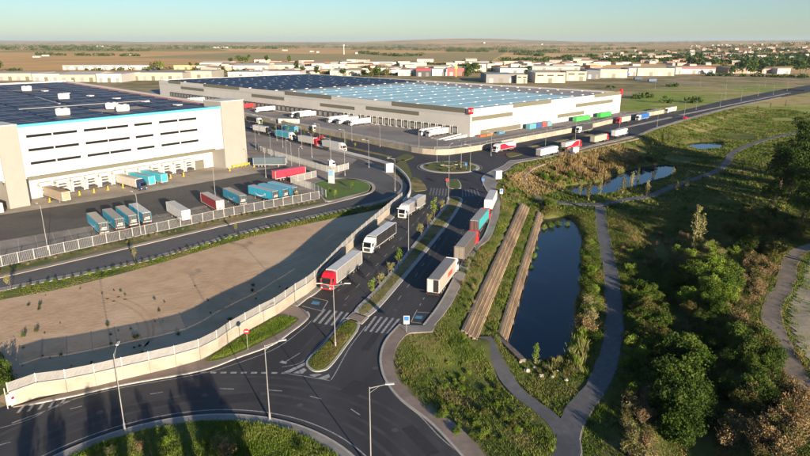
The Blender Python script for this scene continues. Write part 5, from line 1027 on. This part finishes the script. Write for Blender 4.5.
def visible(x, y, z=-2, m=25):
    zz = z - CAM_H; Zc = y * CP - zz * SP; Yc = y * SP + zz * CP; px = 405 + FPX * x / Zc; py = 228 - FPX * Yc / Zc; return (px > -m) & (px < 810 + m) & (py < 456 + m)
def nz(x, y, s): return np.sin(x * s + 1.7) * np.cos(y * s * 1.13 + .4) + .6 * np.sin(x * s * 2.3 + y * s * 1.7) + .4 * np.cos(x * s * 4.1 - y * s * 3.7)
TER = GL([(458, 332), (519, 201), (530, 201), (476, 345)], -1); TER2 = GL([(494, 337), (536, 211), (544, 211), (508, 340), (528, 362), (518, 364)], -3)
def lowtest(x, y):
    k = inside(x, y, LOW) & visible(x, y); kk = np.zeros(x.shape, bool); xi, yi = x[k], y[k]
    ok = np.ones(xi.shape, bool)
    for p in PATHS: ok &= pdist(xi, yi, p) > 1.45
    for P in (POND, POND2, POND3): ok &= sdist(xi, yi, P) > .2
    ok &= ~inside(xi, yi, TER) & ~inside(xi, yi, TER2) & (pdist(xi, yi, EDGE) > .4) & (pdist(xi, yi, STREAM) > 1.5); kk[k] = ok; return kk
cover('slope_grass', 'mixed green and straw grass over the slopes and hollow right of the roads', 'grass', lambda x, y: lowtest(x, y) & ~inside(x, y, BARE), (-5, 128, 42, 175), 260000, (.15, .5), 'mixed', w=.05)
cover('dry_grass', 'tall tan dry grass in patches on the low ground', 'grass', lambda x, y: lowtest(x, y) & (nz(x + 40, y, .09) > .55) & (x > 34) & ~inside(x, y, BARE), (0, 100, 42, 170), 60000, (.3, .75), 'drygrass')
cover('meadow_grass', 'bright green grass beside the footpaths and terraces', 'grass', lambda x, y: lowtest(x, y) & ((np.minimum.reduce([pdist(x, y, p) for p in PATHS]) < 4.2) | (nz(x - 20, y + 9, .10) > .95)), (0, 100, 42, 175), 60000, (.25, .6), 'meadow')
cover('bank_grass', 'tan dry grass on the embankment below the far road', 'grass', lambda x, y: lowtest(x, y) & inside(x, y, GL([(505, 182), (530, 170), (570, 160), (620, 148), (640, 150), (632, 163), (600, 176), (560, 186), (530, 196)], -2)), (20, 150, 160, 320), 70000, (.4, 1.0), 'drygrass', w=.16)
cover('bank_meadow_grass', 'green grass on the far embankment and pond banks', 'grass', lambda x, y: lowtest(x, y) & (nz(x + 9, y, .05) > -1.3), (20, 270, 172, 440), 150000, (.25, .7), 'mixed', w=.2)
cover('terrace_grass', 'bright grass strip between the two timber terraces', 'grass', lambda x, y: inside(x, y, GL([(476, 343), (529, 204), (538, 212), (498, 333)], -2.3)), (0, 40, 70, 190), 60000, (.2, .5), 'meadow', -2.55)
scrubmass('low olive scrub matted over the hollow between footpath and dirt track', 8000, 'olive', (30, 125, 45, 175), lambda x, y: (x > 34) & ~inside(x, y, BARE), .9, 71)
scrubmass('low green scrub matted over the hollow between footpath and dirt track', 8000, 'green', (30, 125, 45, 175), lambda x, y: (x > 30) & (nz(x, y, .1) > -.5) & ~inside(x, y, BARE), 1.2, 72)
scrubmass('low tan scrub on the rims of the hollow', 1800, 'straw', (34, 100, 45, 170), lambda x, y: (nz(x + 40, y, .09) > .2) & ~inside(x, y, BARE), .8, 73)
scrubmass('low weeds on the near slope and around the terraces', 2600, 'mixed', (-5, 40, 42, 180), lambda x, y: nz(x, y, .2) > -.2, .5, 74, 22)
scrubmass('scrub on the far banks of the second pond', 2600, 'olive', (30, 260, 175, 440), lambda x, y: nz(x, y, .05) > -.4, 1.2, 75, 24)
scrubmass('green scrub on the rise below the straight right-hand road', 2600, 'bright', (60, 330, 200, 460), lambda x, y: nz(x + 9, y, .045) > .3, 1.4, 76, 24)
def circ(x, y): return (np.hypot(x - RC[0], y - RC[1]) < RR - 1.6) & visible(x, y, 0)
cover('island_grass_blades', 'unmown green grass on the near roundabout island', 'grass', circ, (-45, 0, 50, 68), 60000, (.15, .45), 'meadow', .15)
for pl, lb in ((MED1, 'short grass on the near median between the zebra crossing and junction'), (MED2, 'sparse grass and weeds on the long tree-lined median'), (smooth(GL(WEDGE), 4, True), 'green grass wedge at the foot of the cream wall')):
    q = offset(pl, .7); xs = [p[0] for p in q]; ys = [p[1] for p in q]; cover('verge_grass', lb, 'grass', lambda x, y: inside(x, y, q), (min(xs), max(xs), min(ys), max(ys)), 22000 if 'long' not in lb else 16000, (.12, .35), 'meadow' if 'wedge' in lb else 'mixed', .14)
vs = gv + sand_top[::-1]; cover('verge_grass', 'green grass verge between the side road and the sandy lot', 'grass', lambda x, y: inside(x, y, vs), (-90, 0, 95, 180), 130000, (.12, .3), 'mixed', .05, w=.14)

# ------------------------------------------------------------ far sheds, town, trees, hills
def shed(px0, px1, pyb, hpx, wall, roof, label, depth=40, gable=False, rz=None, doors=3, cat='building', stripe=None):
    a, b = Vector(G(px0, pyb)), Vector(G(px1, pyb)); w = (b - a).length; Zc = a.y * CP + CAM_H * SP; h = hpx * .78 * Zc / FPX; an = math.atan2(b.y - a.y, b.x - a.x) + (rz or 0)
    s = thing('shed', label, cat, (a.x, a.y, h1(a.x, a.y)), an, 'far industrial sheds')
    wm, rm = flat('shedw%s' % str(wall), wall, .7), flat('shedr%s' % str(roof), roof, .6)
    MB().box(0, w, 0, depth, -2, h).build('wall', wm, s)
    if gable: MB().add([(-.5, -.5, h + .01), (w + .5, -.5, h + .01), (w + .5, depth + .5, h + .01), (-.5, depth + .5, h + .01), (-.5, depth / 2, h * 1.3), (w + .5, depth / 2, h * 1.3)], [(0, 1, 5, 4), (2, 3, 4, 5), (0, 4, 3), (1, 2, 5), (0, 3, 2, 1)]).build('roof', rm, s)
    else: MB().box(.6, w - .6, .6, depth - .6, h + .01, h + .25).build('roof', rm, s); MB().box(-.15, w + .15, -.15, .45, h + .005, h + .7).build('parapet', wm, s)
    for k in range(doors):
        x = w * (k + .5) / doors; dw = min(4.5, w / doors * .4); MB().box(x - dw / 2, x + dw / 2, -.12, 0, -1, min(5, h * .6)).build('door', M['olive'] if k % 2 else M['galv'], s)
    if h > 6 and 'office' in label: 
        for k in range(doors): x = w * (k + .5) / doors; dw = w / doors * .32; MB().box(x - dw, x + dw, -.1, 0, h * .72, h * .84).build('window', M['glass'], s)
    if stripe: MB().box(-.1, w + .1, -.2, 0.0, h * .8, h + .72).build('fascia', flat('fas%s' % str(stripe), stripe), s)
CR = (.38, .35, .295); WT = (.47, .455, .42); GR = (.30, .31, .32); LG = (.48, .47, .44); DK = (.06, .065, .075); OR = (.46, .20, .10); YL = (.55, .47, .22); BR = (.30, .20, .13)
SHEDS = [(-20, 32, 80.5, 8, CR, LG, 'cream flat shed at the left edge behind the solar roof', 0), (33, 60, 81, 8, (.5, .46, .38), LG, 'beige shed with loading doors next to the left-edge one', 0), (60, 96, 82, 9, CR, WT, 'cream gabled shed behind the tall warehouse roof', 1), (97, 122, 82.5, 10, WT, LG, 'white block right of the cream gabled shed', 0), (124, 183, 80.5, 9, CR, GR, 'long cream shed with grey roof left of the dark parked van', 0), (186, 212, 79, 9, CR, WT, 'short cream shed right of the long grey-roofed one', 0),
         (63, 100, 70, 5, WT, LG, 'long white office block with window strips on the left', 0), (101, 128, 70, 5, (.5, .5, .5), WT, 'grey and white block right of the long office block', 0), (129, 151, 70, 5, WT, LG, 'white shed left of the round green tree', 0), (174, 190, 69.5, 4.5, YL, YL, 'pale yellow building right of the round green tree', 0),
         (200, 229, 67, 5, WT, (.6, .55, .5), 'white low building beneath the row of tall trees', 1), (233, 268, 70.5, 6, (.6, .5, .42), WT, 'cream pink shed with white gabled roof', 1), (228, 262, 77.5, 6, WT, LG, 'white shed just behind the dark solar roof', 0), (263, 300, 77, 6.5, WT, OR, 'white shed with orange roof edge behind solar roof', 0), (272, 300, 69, 5, CR, WT, 'cream shed in the middle back row', 1), (301, 320, 72, 6, WT, LG, 'small white shed left of the dark tree clump', 0), (303, 330, 66, 4, OR, OR, 'low orange-roofed building in the back row', 1), (322, 345, 69, 5, WT, LG, 'white shed beneath the thin mast', 0), (330, 360, 76, 6, (.5, .45, .36), LG, 'tan shed behind the dark solar roof right part', 0), (346, 372, 68, 4.5, CR, OR, 'cream shed with orange gabled roof', 1), (362, 378, 73, 5, WT, WT, 'small white box shed left of the round bushes', 0), (373, 400, 66, 4.5, WT, LG, 'white back-row shed above the blue roof', 0), (385, 402, 71, 4, LG, WT, 'grey shed with white roof above the blue roof', 1),
         (400, 416, 67, 5, WT, WT, 'white shed left of the black building', 0), (398, 416, 76, 7, WT, LG, 'white front-row shed left of the black building', 0), (416, 431, 76.5, 9, DK, DK, 'black building with red fascia between white sheds', 0), (432, 447, 76, 8, (.5, .52, .54), LG, 'pale grey shed between the black and red ones', 0), (447, 464, 76, 9, (.38, .10, .10), LG, 'red and orange building with tall sign', 0), (455, 490, 66, 5, GR, LG, 'grey shed behind the dark tree clump', 0), (482, 502, 66, 4, WT, LG, 'white shed in the back row centre', 0), (486, 516, 83, 10, (.20, .205, .21), (.28, .28, .28), 'dark grey warehouse behind the blue roof', 0), (516.5, 527, 83.5, 10, CR, LG, 'sunlit side of the dark grey warehouse, coloured cream as an office end', 0), (500, 530, 73, 5, LG, GR, 'flat grey shed behind the dark grey warehouse', 0), (535, 565, 83, 12, (.52, .44, .33), LG, 'tan office block with window rows behind the blue roof', 0), (566, 586, 81, 11, CR, LG, 'cream block next to the tan office block', 0), (532, 580, 70, 4, GR, LG, 'long grey shed behind the tan office block', 0), (586, 600, 79, 10, (.12, .13, .15), LG, 'dark block with white end right of the cream block', 0), (590, 601, 70, 5, OR, OR, 'small orange building in the back row', 0),  # cream end of the dark grey warehouse: sunlight put into its wall colour
         (600, 627, 78, 10, CR, LG, 'cream shed left of the grey gate on the right', 0), (628, 636, 76, 9, GR, LG, 'narrow grey block between cream sheds on the right', 0), (637, 674, 76, 9, CR, WT, 'long cream shed right of the narrow grey block', 0), (675, 681, 74.5, 8, GR, LG, 'narrow grey stair block beside the red and white shed', 0), (681, 715, 74, 7.5, WT, LG, 'white shed with red fascia on the right', 0), (728, 778, 73.5, 6, (.30, .22, .16), (.24, .17, .12), 'long brown shed before the dark trees at right', 1), (777, 790, 74, 6, LG, GR, 'small grey and white building beside the long brown shed', 0)]
for x0, x1, yb, hp, wc, rc, lb, gb in SHEDS: shed(x0, x1, yb, hp, wc, rc, lb, depth=55 if x1 - x0 > 20 else 32, gable=bool(gb), doors=max(2, int((x1 - x0) / 8)), stripe=(.5, .03, .04) if 'red fascia' in lb else None)
for i in range(99):       # low blocks between the rows
    px = 196 + i * 4.1 + random.uniform(-1, 1); py = random.uniform(62.5, 75 - max(0, px - 400) * .04); shed(px, px + random.uniform(8, 17), py, random.uniform(3, 5.2), random.choice([CR, WT, LG, (.52, .42, .33), (.55, .5, .42)]), random.choice([WT, OR, LG, (.42, .22, .14), (.5, .4, .3)]), '%s from the left of the small low blocks crowded behind the long roofs' % ORD(i + 1), random.uniform(20, 45), i % 2 == 0, random.uniform(-.4, .4), 1)
for i in range(34):
    px = 605 + i * 5.6 + random.uniform(-1, 1); py = random.uniform(58, 66); shed(px, px + random.uniform(6, 10), py, random.uniform(2, 3.2), random.choice([CR, WT, (.5, .36, .27)]), random.choice([OR, LG, (.42, .22, .14)]), '%s from the left of the small low buildings behind the cream sheds on the right' % ORD(i + 1), 20, True, random.uniform(-.4, .4), 1)
# town on the rise at the right
hm = []
for w_, d_, h_ in ((12, 9, 6), (9, 8, 8), (18, 10, 7)): hm.append((MB().box(-w_ / 2, w_ / 2, -d_ / 2, d_ / 2, -3, h_).mesh('wall'), MB().add([(-w_ / 2 - .5, -d_ / 2 - .5, h_ + .01), (w_ / 2 + .5, -d_ / 2 - .5, h_ + .01), (w_ / 2 + .5, d_ / 2 + .5, h_ + .01), (-w_ / 2 - .5, d_ / 2 + .5, h_ + .01), (-w_ / 2 - .5, 0, h_ + 2.6), (w_ / 2 + .5, 0, h_ + 2.6)], [(0, 1, 5, 4), (2, 3, 4, 5), (0, 4, 3), (1, 2, 5)]).mesh('roof'), MB().box(-w_ * .35, -w_ * .15, -d_ / 2 - .06, -d_ / 2, h_ * .4, h_ * .75).box(w_ * .15, w_ * .35, -d_ / 2 - .06, -d_ / 2, h_ * .4, h_ * .75).mesh('window')))
HWALL = [('white', WT), ('cream', CR), ('tan', (.46, .34, .25))]; HROOF = [('orange', OR), ('brown', (.30, .16, .10)), ('grey', LG)]
for i in range(140):
    px = random.uniform(690, 815) if i % 4 else random.uniform(600, 720); py = 48.5 + random.random() ** 1.2 * (16 if px > 690 else 12) + (0 if px > 690 else 4); x, y = G(px, py)
    v = i % 3; (wn_, wc), (rn_, rc) = random.choice(HWALL), random.choice(HROOF)
    t = thing('house', '%s house with %s roof in the distant town on the right' % (wn_, rn_), 'house', (x, y, h1(x, y)), random.uniform(-.6, .6), '%s %s-roofed houses of the distant town' % (wn_, rn_)); t.scale = (random.uniform(.8, 1.25), random.uniform(.8, 1.2), random.uniform(.65, 1.0))
    put(hm[v][0], 'wall', flat('house_' + wn_, wc), t); put(hm[v][1], 'roof', flat('houser_' + rn_, rc), t); put(hm[v][2], 'window', M['glass'], t)
for i, (px, py) in enumerate(sorted([(46, 57), (37, 58), (128, 56.5), (285, 52), (312, 53), (318, 53.5), (356, 54.5), (216, 49.5), (225, 49.5), (100, 47), (540, 45.5), (483, 45)])):
    x, y = G(px, py); t = thing('farmhouse', ORD(i + 1) + ' from the left of the lone white farm buildings on the far plain', 'house', (x, y, h1(x, y)), .2 * i, 'farm buildings on the plain'); s = min(3, max(.8, y / 2600)); t.scale = (s * 1.4, s, s * .6); put(hm[2][0], 'wall', flat('house_white', WT), t); put(hm[2][1], 'roof', flat('houser_grey', LG), t)
x, y = G(344, 55); t = thing('mast', 'thin pale mast standing on the brown plain', 'mast', (x, y, h1(x, y))); MB().cyl((0, 0, 0), (0, 0, 34), 1.6, .9, 6).build('pole', M['offwhite'], t); MB().cyl((0, 0, 28), (0, 0, 33), 2.6, 2.6, 8).build('antenna', M['offwhite'], t)
x, y = G(456, 77); t = thing('totem_sign', 'tall orange totem sign before the red building', 'sign', (x, y, 0)); MB().box(-.8, .8, -.4, .4, 0, 13).build('mast', flat('totem_or', (.5, .25, .05)), t); MB().box(-2, 2, -.5, .5, 10, 14).build('panel', flat('totem_or2', (.55, .3, .05)), t)
# far single trees
ft = [(156, 71, 2.4, 'olive'), (162, 70.5, 2.2, 'bright'), (151, 71.5, 1.6, 'olive'), (191, 69, 1.5, 'dark'), (198, 68.5, 1.5, 'dark'), (0, 71, 1.8, 'dark'), (231, 63.5, 2, 'dark'), (240, 63.5, 2.6, 'green'), (247, 63.5, 2.6, 'green'), (266, 63.5, 2.2, 'green'), (290, 64, 2, 'green'), (224, 76, 1.6, 'dark'), (219, 77, 1.4, 'olive'), (296, 72, 2.2, 'dark'), (302, 74, 1.6, 'dark'), (316, 76, 1.6, 'dark'), (321, 76.5, 1.3, 'olive'), (343, 76, 1.7, 'dark'), (364, 77, 1.5, 'dark'), (372, 78, 2.0, 'olive'), (379, 78, 2.0, 'green'), (386, 77.5, 1.8, 'olive'), (398, 68, 1.6, 'dark'), (468, 75, 2.4, 'dark'), (474, 74, 2.6, 'dark'), (466, 80, 1.5, 'dark'), (478, 72, 2, 'green'), (528, 77, 1.6, 'dark'), (490, 67.5, 1.5, 'dark'), (742, 74, 2.0, 'dark'), (750, 76, 2.2, 'dark'), (760, 76, 2.2, 'dark'), (754, 73, 2.4, 'green'), (732, 75.5, 1.8, 'dark'), (800, 74, 3.2, 'dark'), (806, 72, 3.2, 'dark'), (812, 71, 3.4, 'dark'), (796, 70, 3, 'dark'), (724, 69, 2, 'olive'), (712, 66, 2.4, 'dark'), (700, 65, 2.6, 'dark'), (690, 65, 2.4, 'dark')]
for i, (px, py, s, l) in enumerate(sorted(ft)): x, y = G(px, py); plant('tree', ORD(i + 1) + ' from the left of the round trees standing among the far sheds', 'tree', 'far', x, y, h1(x, y), s, l, 'trees among the far sheds')
def belt(label, rows, leaf, size):
    C = []; Rr = []
    for (x0, y0, x1, y1, n_) in rows:
        for k in range(n_):
            t = random.random(); px, py = x0 + (x1 - x0) * t, y0 + (y1 - y0) * t + random.uniform(-.25, .25); x, y = G(px, py); s = size * random.uniform(.6, 1.3) * max(1, y / 1800)
            C.append((x, y, h1(x, y) + s * .55)); Rr.append((s * 1.5, s * .8, s * .62))
    return tag(put(leafmesh('tree_belt', C, Rr, 34, size * .75, len(rows)), 'tree_belt', F_[leaf]), label, 'trees', None, 'stuff')
belt('dark tree belts between the distant town and the cream sheds', [(600, 63, 690, 61, 90), (690, 64.5, 815, 63, 170), (690, 59, 815, 57.5, 60), (740, 67, 815, 66, 80), (700, 52, 815, 50, 40), (610, 59, 700, 57, 40), (680, 61.5, 815, 60, 60), (700, 55.5, 815, 54, 40)], 'dark', 8)
belt('hedges and tree lines across the distant farmland', [(500, 61, 600, 60, 60), (515, 55, 545, 57, 20), (0, 52, 150, 53, 50), (30, 56, 140, 57, 36), (360, 54, 400, 57, 26), (540, 51, 640, 50, 50), (620, 54, 700, 53, 24), (440, 49, 600, 47.5, 70), (0, 48, 200, 47, 90), (0, 46, 400, 45.5, 120), (400, 46, 810, 45.2, 140), (0, 50, 120, 50.5, 60), (150, 51, 300, 50, 60), (200, 48.5, 420, 48.3, 90), (440, 52, 560, 53, 60), (350, 50, 520, 50.5, 70), (280, 47.5, 440, 47, 50), (400, 57, 425, 56, 10), (560, 58, 620, 57, 20), (600, 47, 720, 46.5, 40)], 'dark', 6.5)
belt('low bushes along the edges of the industrial estate', [(205, 65, 300, 66.5, 90), (300, 66, 400, 69, 110), (400, 63, 500, 68, 90), (205, 72, 400, 75.5, 80), (400, 71, 480, 73, 40), (530, 62, 700, 61, 80), (0, 71, 200, 70, 20), (150, 78, 210, 76, 10), (490, 71, 540, 69, 16), (700, 76, 810, 78, 30), (600, 101, 650, 98, 7), (640, 104, 700, 103, 4), (600, 90, 690, 86, 4)], 'dark', 3.5)
# ------------------------------------------------------------ haze
hb = MB().box(-26500, 26500, -450, 26500, -12, 190).mesh('haze'); hmz = bpy.data.materials.new('haze'); hmz.use_nodes = True; hn = hmz.node_tree.nodes; hn.remove(hn['Principled BSDF'])
pv = hn.new('ShaderNodeVolumePrincipled'); pv.inputs['Density'].default_value = 3.2e-5; pv.inputs['Color'].default_value = (.62, .82, 1, 1); pv.inputs['Anisotropy'].default_value = .1; hmz.node_tree.links.new(pv.outputs[0], hn['Material Output'].inputs['Volume'])
tag(put(hb, 'haze', hmz), None, None, None, 'stuff')
